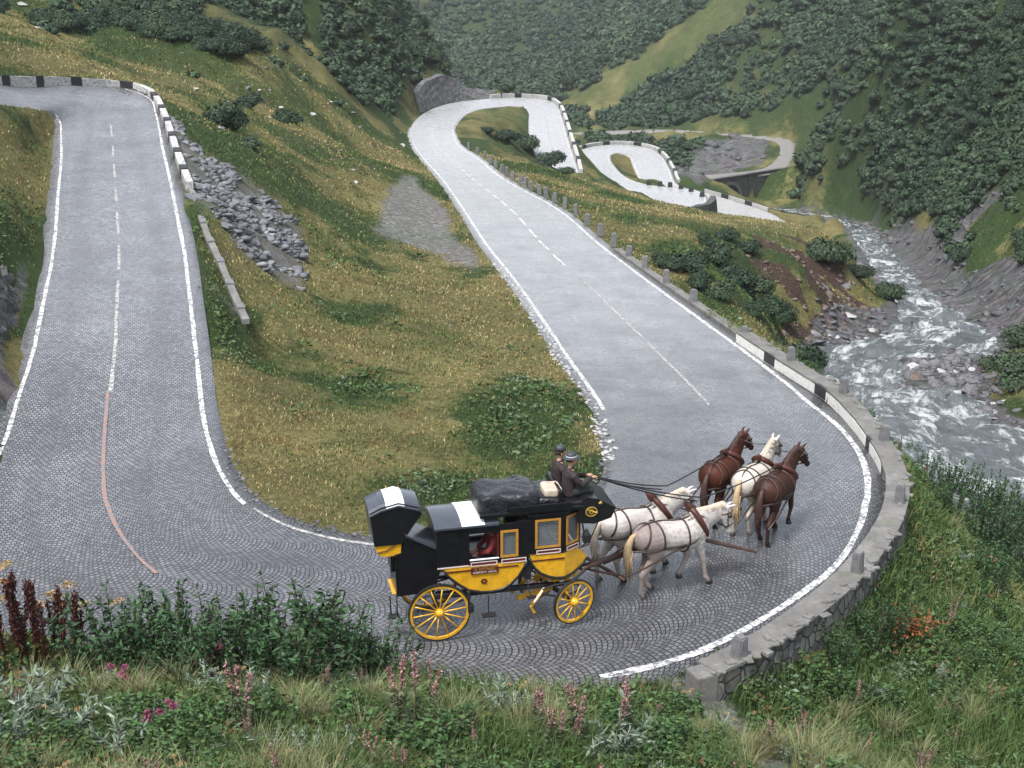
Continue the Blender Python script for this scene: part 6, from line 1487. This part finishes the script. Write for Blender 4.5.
person('passenger in black with a pale hat visible through the open rear window', coach, (.45, -.2, 1.5), R(0), m_ccoat, 'lap', 'brim', hatmat=m_white_c)
person('passenger in dark clothes and hat behind the framed front side window', coach, (2.2, -.2, 1.7), R(0), m_ccoat, 'lap', 'brim')
# reins
hL, hR = wp(DR, (.55, .10, .31)), wp(DR, (.57, -.09, .33))
k = 0
for hh_, (ho, lbl) in zip((hL, hR, hL, hR), ((h2, 'upper rein running from the coachman\'s hands to the pale grey horse'), (h1, 'lower rein running from the coachman\'s hands to the dappled grey horse'), (h5, 'long rein running from the coachman to the reddish brown lead horse'), (h3, 'long rein running from the coachman to the dark brown lead horse'))):
    if ho in (h1, h2): pts = [hh_, wp(ho, (.5, 0, 1.85))]
    else: pts = [hh_, wp(h2 if ho is h5 else h1, (.62, 0, 1.9)), wp(ho, (.3, .0, 1.68))]
    rope(pts, .016, 'rein', lbl, 'rein', m_iron, .07)
for a_, b2, lbl in ((h5, h4, 'coupling strap between the heads of the reddish brown and the white lead horse'), (h4, h3, 'coupling strap between the white and the dark brown lead horse')):
    rope([wp(a_, (.8, -.1, 1.75)), wp(b2, (.8, .1, 1.75))], .012, 'coupling_strap', lbl, 'strap')
# ---------------------------------------------------------------- tall foreground plants, one prototype of each kind and copies
def herb(kind, seed):
    g = np.random.default_rng(seed); S = Soup(); global rng
    if kind == 'willow':
        for _ in range(26):
            a = g.uniform(0, 6.28); l = g.uniform(.12, .5); base = np.array([math.cos(a)*l*.55, math.sin(a)*l*.55, 0]); tip = base+np.array([math.cos(a)*l*.5, math.sin(a)*l*.5, g.uniform(.6, 1.05)])
            pts = [base*(1-f)+tip*f+np.array([0, 0, .06*math.sin(f*3)]) for f in np.linspace(0, 1, 5)]; S.stem(pts, .008, (.07, .05, .03)); n = 46
            f = g.uniform(.08, 1.02, n)[:, None]; p = base*(1-f)+tip*f; d = nrm(g.normal(size=(n, 3))+np.array([0, 0, .5]))
            S.leaf(p, d, g.uniform(.05, .10, n), g.uniform(.011, .02, n), cvar((.035, .075, .03), n, .5, .12))
    elif kind == 'fireweed':
        for _ in range(3):
            o_ = g.normal(size=3)*.06; o_[2] = 0; tip = o_+np.array([g.normal()*.12, g.normal()*.12, g.uniform(.8, 1.05)]); pts = [o_*(1-f)+tip*f for f in np.linspace(0, 1, 6)]; S.stem(pts, .009, (.14, .05, .04)); n = 70
            f = g.uniform(.1, .68, n)[:, None]; S.leaf(o_*(1-f)+tip*f, nrm(g.normal(size=(n, 3))*np.array([1, 1, .4])+np.array([0, 0, .35])), g.uniform(.08, .15, n), g.uniform(.009, .014, n), cvar((.09, .12, .06), n, .4, .12))
            n = 90; f = g.uniform(.66, 1.03, n)[:, None]; S.leaf(o_*(1-f)+tip*f, nrm(g.normal(size=(n, 3))+np.array([0, 0, .2])), g.uniform(.03, .055, n), g.uniform(.008, .016, n), cvar((.27, .16, .145), n, .4, .15))
    elif kind == 'dock':
        for _ in range(4):
            o_ = g.normal(size=3)*.12; o_[2] = 0; tip = o_+np.array([g.normal()*.08, g.normal()*.08, g.uniform(.8, 1.1)]); pts = [o_*(1-f)+tip*f for f in np.linspace(0, 1, 6)]; S.stem(pts, .012, (.06, .02, .015)); n = 320
            f = g.uniform(.4, 1.0, n)[:, None]; S.leaf(o_*(1-f)+tip*f+g.normal(size=(n, 3))*.02, nrm(g.normal(size=(n, 3))), g.uniform(.025, .05, n), g.uniform(.01, .018, n), cvar((.055, .016, .012), n, .5, .15))
        n = 26; S.leaf(g.normal(size=(n, 3))*np.array([.05, .05, .03])+np.array([0, 0, .1]), nrm(g.normal(size=(n, 3))*np.array([1, 1, .2])+np.array([0, 0, .6])), g.uniform(.2, .38, n), g.uniform(.03, .06, n), cvar((.11, .1, .035), n, .4, .2))
    elif kind == 'mugwort':
        for _ in range(9):
            a = g.uniform(0, 6.28); tip = np.array([math.cos(a)*g.uniform(.1, .55), math.sin(a)*g.uniform(.1, .55), g.uniform(.45, .9)]); pts = [tip*f+np.array([0, 0, .1*math.sin(f*3)]) for f in np.linspace(0, 1, 5)]; S.stem(pts, .008, (.15, .17, .11)); n = 44
            f = g.uniform(.1, 1.03, n)[:, None]; S.leaf(tip*f+np.array([0, 0, .1])*np.sin(f*3), nrm(g.normal(size=(n, 3))+nrm(tip[None])*1.2), g.uniform(.09, .19, n), g.uniform(.008, .02, n), cvar((.17, .215, .16), n, .4, .08))
    elif kind == 'grass':
        n = 160; p = g.normal(size=(n, 3))*np.array([.1, .1, 0]); a = g.uniform(0, 6.28, n); ln = np.stack([np.cos(a), np.sin(a), a*0], -1)*g.uniform(.3, 1.1, n)[:, None]
        S.blade(p, g.uniform(.5, 1.05, n), np.full(n, .006), ln, cvar((.2, .2, .1), n, .4, .12))
    elif kind == 'nettle':
        for _ in range(16):
            a = g.uniform(0, 6.28); l = g.uniform(0, .45); o_ = np.array([math.cos(a)*l, math.sin(a)*l, 0]); tip = o_*1.25+np.array([0, 0, g.uniform(.5, 1.0)]); S.stem([o_*(1-f)+tip*f for f in np.linspace(0, 1, 4)], .007, (.06, .08, .03)); n = 34
            f = g.uniform(.1, 1, n)[:, None]; S.leaf(o_*(1-f)+tip*f, nrm(g.normal(size=(n, 3))*np.array([1, 1, .3])+np.array([0, 0, .1])), g.uniform(.07, .14, n), g.uniform(.022, .04, n), cvar((.05, .095, .032), n, .45, .12))
    elif kind == 'umbel':
        for _ in range(4):
            tip = np.array([g.normal()*.18, g.normal()*.18, g.uniform(.7, 1.0)]); S.stem([tip*f for f in np.linspace(0, 1, 5)], .008, (.16, .12, .05)); n = 60
            rr2 = g.uniform(0, .11, n); a = g.uniform(0, 6.28, n); p = tip+np.stack([np.cos(a)*rr2, np.sin(a)*rr2, .02-rr2*.2], -1); S.leaf(p, nrm(g.normal(size=(n, 3))*np.array([1, 1, .3])), g.uniform(.02, .045, n), g.uniform(.01, .02, n), cvar((.3, .2, .09), n, .35, .12))
        n = 30; S.leaf(np.zeros((n, 3))+np.array([0, 0, .12]), nrm(g.normal(size=(n, 3))*np.array([1, 1, .3])+np.array([0, 0, .4])), g.uniform(.15, .35, n), g.uniform(.03, .06, n), cvar((.07, .11, .035), n, .4, .2))
    elif kind == 'clover':
        for _ in range(5):
            tip = np.array([g.normal()*.1, g.normal()*.1, g.uniform(.5, 1.0)]); S.stem([tip*f for f in np.linspace(0, 1, 4)], .006, (.08, .1, .04)); n = 70
            d = nrm(g.normal(size=(n, 3))); S.leaf(tip+d*.02, d, g.uniform(.04, .07, n), g.uniform(.01, .018, n), cvar((.26, .07, .13), n, .35, .12))
        n = 60; f = g.uniform(0, 1, (n, 1)); S.leaf(g.normal(size=(n, 3))*np.array([.15, .15, .0])+np.array([0, 0, .1])+f*.3, nrm(g.normal(size=(n, 3))), g.uniform(.05, .1, n), g.uniform(.015, .03, n), cvar((.06, .12, .035), n, .4, .12))
    o = S.build('tmp_'+kind, m_leaf); me = o.data; bpy.data.objects.remove(o); me.name = kind; return me
PLK = {k: [herb(k, 100+i*7+j) for j in range(3)] for i, k in enumerate(('willow', 'fireweed', 'dock', 'mugwort', 'grass', 'nettle', 'umbel', 'clover'))}
NMK = {'willow': ('willow_shrub', 'shrub'), 'fireweed': ('fireweed', 'flower'), 'dock': ('dock_plant', 'plant'), 'mugwort': ('silver_herb', 'plant'), 'grass': ('grass_tussock', 'grass'), 'nettle': ('leafy_herb', 'plant'), 'umbel': ('umbel_flower', 'flower'), 'clover': ('pink_flower', 'flower')}
def plant(kind, px, py, h, label, group=None, wide=1.0, lean=None):
    p = G(px, py)
    return plant_at(kind, p, h, label, group, wide, lean)
def plant_at(kind, p, h, label, group=None, wide=1.0, lean=None):
    me = random.choice(PLK[kind]); nm_, ct_ = NMK[kind]; o = bpy.data.objects.new(nm_, me); COL.objects.link(o); o.location = (p[0], p[1], p[2]-.03)
    o.scale = (h*wide, h*wide, h); o.rotation_euler = ((lean or (0, 0))[0]+random.uniform(-.08, .08), (lean or (0, 0))[1]+random.uniform(-.08, .08), random.uniform(0, 6.28)); tag(o, label, ct_, group); return o
L_W = 'dark green willow shrub in the row at the road\'s near edge behind the coach'
for px, py, h in ((118,676,2.0),(140,672,1.6),(158,680,2.3),(180,676,2.1),(202,680,2.2),(228,682,2.3),(255,682,2.2),(280,680,2.2),(303,684,2.6),(325,682,2.2),(348,684,1.9),(368,684,1.6),(388,686,1.2),(215,692,1.7),(270,694,1.7),(165,694,1.6),(322,696,1.6)):
    plant('willow', px+random.uniform(-5, 5), py, h*random.uniform(.58, 1.05), L_W, 'willow shrubs at the near road edge', random.uniform(1.0, 1.45))
for px, py, h in ((8,672,2.4),(22,668,1.9),(42,676,2.0),(58,672,1.7),(66,678,1.8),(14,690,2.2)): plant('dock', px, py, h, 'dark red-brown dock stalks standing at the far left of the near bank', 'dock plants at the left', .6)
for px, py, h in ((80,668,1.7),(20,660,2.2),(50,660,1.8)): plant('umbel', px, py, h, 'withered yellow umbel flowers among the dock stalks at the left', 'withered umbels at the left')
for px, py, h, l in ((240,745,1.5,'tall pink fireweed in front of the row of willow shrubs'),(408,745,1.7,'pink fireweed standing up in front of the coach\'s rear wheel'),(425,720,1.2,'slender fireweed just right of the one by the rear wheel'),(535,735,1.2,'pink fireweed below the coach\'s front wheel'),(575,750,1.3,'fireweed leaning beside the silver herb below the front wheel'),(625,755,1.6,'pink-tipped fireweed left of the start of the parapet'),(555,760,1.1,'short fireweed at the bottom centre')):
    plant('fireweed', px, py, h, l)
for px, py, h, l in ((30,730,1.3,'large silver-leaved herb at the far left of the bank'),(5,765,1.3,'silver-leaved herb in the bottom left corner'),(75,745,1.0,'silver-leaved herb right of the large one on the left of the bank'),(130,765,1.0,'low silver-leaved herb leaning along the bottom left'),(215,700,.8,'silver herb in front of the willow shrubs'),(255,705,.8,'silver herb beside the pink flowers before the willow shrubs'),(497,725,1.0,'silver-leaved herb in the middle of the near bank below the coach'),(610,765,1.2,'upright silver-leaved herb at the bottom right of centre')):
    plant('mugwort', px, py, h, l, wide=1.2)
for px, py, h, l in ((215,690,1.0,'magenta flowers in front of the willow shrubs'),(155,742,.8,'magenta flower heads at the lower left of the bank'),(120,705,.8,'dull pink flower heads below the dock stalks')): plant('clover', px, py, h, l, wide=1.4)
for px, py, h, l in ((865,650,1.3,'dense green bush growing against the outside of the curved parapet'),(840,668,1.0,'smaller green bush left of the dense one outside the parapet'),(890,640,1.0,'green bush right of the dense one outside the parapet')): plant('willow', px, py, h, l, wide=1.0)
L_R = 'dark green willow shrub on the bank between the parapet and the stream'
for px, py, h in ((925,478,1.3),(945,492,1.5),(962,500,1.6),(980,515,1.8),(1000,525,1.9),(1018,535,2.0),(975,545,1.9),(1000,560,2.0),(1020,575,1.8),(950,525,1.5),(938,508,1.2),(1030,600,1.8),(990,590,1.5),(912,462,1.0),(1010,545,1.9),(1035,560,2)):
    plant('willow', px, py, h, L_R, 'willow shrubs on the stream bank', .95)
# scattered herbs over the near bank and the slope outside the parapet: groups of look-alikes
GR = {'nettle': ('leafy green herb among the grass of the near bank', 'leafy herbs on the bank', (.4, .85), 1.3), 'grass': ('pale grass tussock on the near bank', 'grass tussocks on the bank', (.5, .95), 1.0), 'mugwort': ('small silvery herb among the grass of the near bank', 'small silvery herbs on the bank', (.3, .6), 1.2),
      'fireweed': ('faded pink flower spike among the grass of the near bank', 'faded flower spikes on the bank', (.6, 1.0), .8), 'umbel': ('brown withered umbel among the grass of the near bank', 'withered umbels on the bank', (.35, .7), 1.0)}
rp = random.Random(21); cnt = 0
while cnt < 640:
    th = rp.uniform(-26, 26); r_ = math.exp(rp.uniform(math.log(15.5), math.log(58))); x_, y_ = r_*math.sin(R(th)), r_*math.cos(R(th))
    if not (y_ < 27.5 or x_ > 9.5) or float(lookup(rd, x_, y_)) < (1.3 if y_ < 28 else 2.4) or float(lookup(wd, x_, y_)) < 2.5 or float(lookup(Z_DIRT, x_, y_)) > .2: continue
    q_ = float(fbm(np.array([x_/2.5]), np.array([y_/2.5]), 3, 66)[0]); u_ = rp.random()
    kd = 'nettle' if q_ > .5 and u_ < .7 else ('grass' if u_ < .6 else ('mugwort' if u_ < .75 else ('fireweed' if u_ < .87 else 'umbel')))
    if u_ > .93: kd = 'nettle'
    lb, gp, (a_, b_), w3 = GR[kd]; far_ = y_ > 28
    if far_: lb = lb.replace('near bank', 'slope outside the parapet'); gp = gp.replace('on the bank', 'outside the parapet')
    plant_at(kd, (x_, y_, float(lookup(GZ, x_, y_))), rp.uniform(a_, b_), lb, gp, w3); cnt += 1
p_ = G(905, 640); S = Soup(); n = 500; q2 = rng.normal(size=(n, 3))*np.array([.35, .3, .12])+np.array([0, 0, .45]); S.leaf(q2, nrm(rng.normal(size=(n, 3))), rng.uniform(.06, .12, n), rng.uniform(.02, .03, n), cvar((.22, .07, .03), n, .4, .15))
for _ in range(14): a_ = rng.uniform(0, 6.28); S.stem([np.array([0, 0, 0]), np.array([math.cos(a_)*.3, math.sin(a_)*.3, .5])], .01, (.1, .04, .02))
o = S.build('rusty_bush', m_leaf); o.location = tuple(p_); tag(o, 'rust-coloured withered bush outside the parapet on the right', 'shrub')

# ---------------------------------------------------------------- damp air in the valley
hz = BM().box((0, 480, 45), (1700, 1300, 300)).build('haze'); tag(hz, kind='stuff')
hm = bpy.data.materials.new('haze'); hm.use_nodes = True; ht = hm.node_tree; ht.nodes.clear()
pv = ht.nodes.new('ShaderNodeVolumePrincipled'); pv.inputs['Density'].default_value = .00017; pv.inputs['Color'].default_value = (.86, .9, .95, 1); pv.inputs['Anisotropy'].default_value = .2
oo = ht.nodes.new('ShaderNodeOutputMaterial'); ht.links.new(pv.outputs[0], oo.inputs['Volume']); hz.data.materials.append(hm)
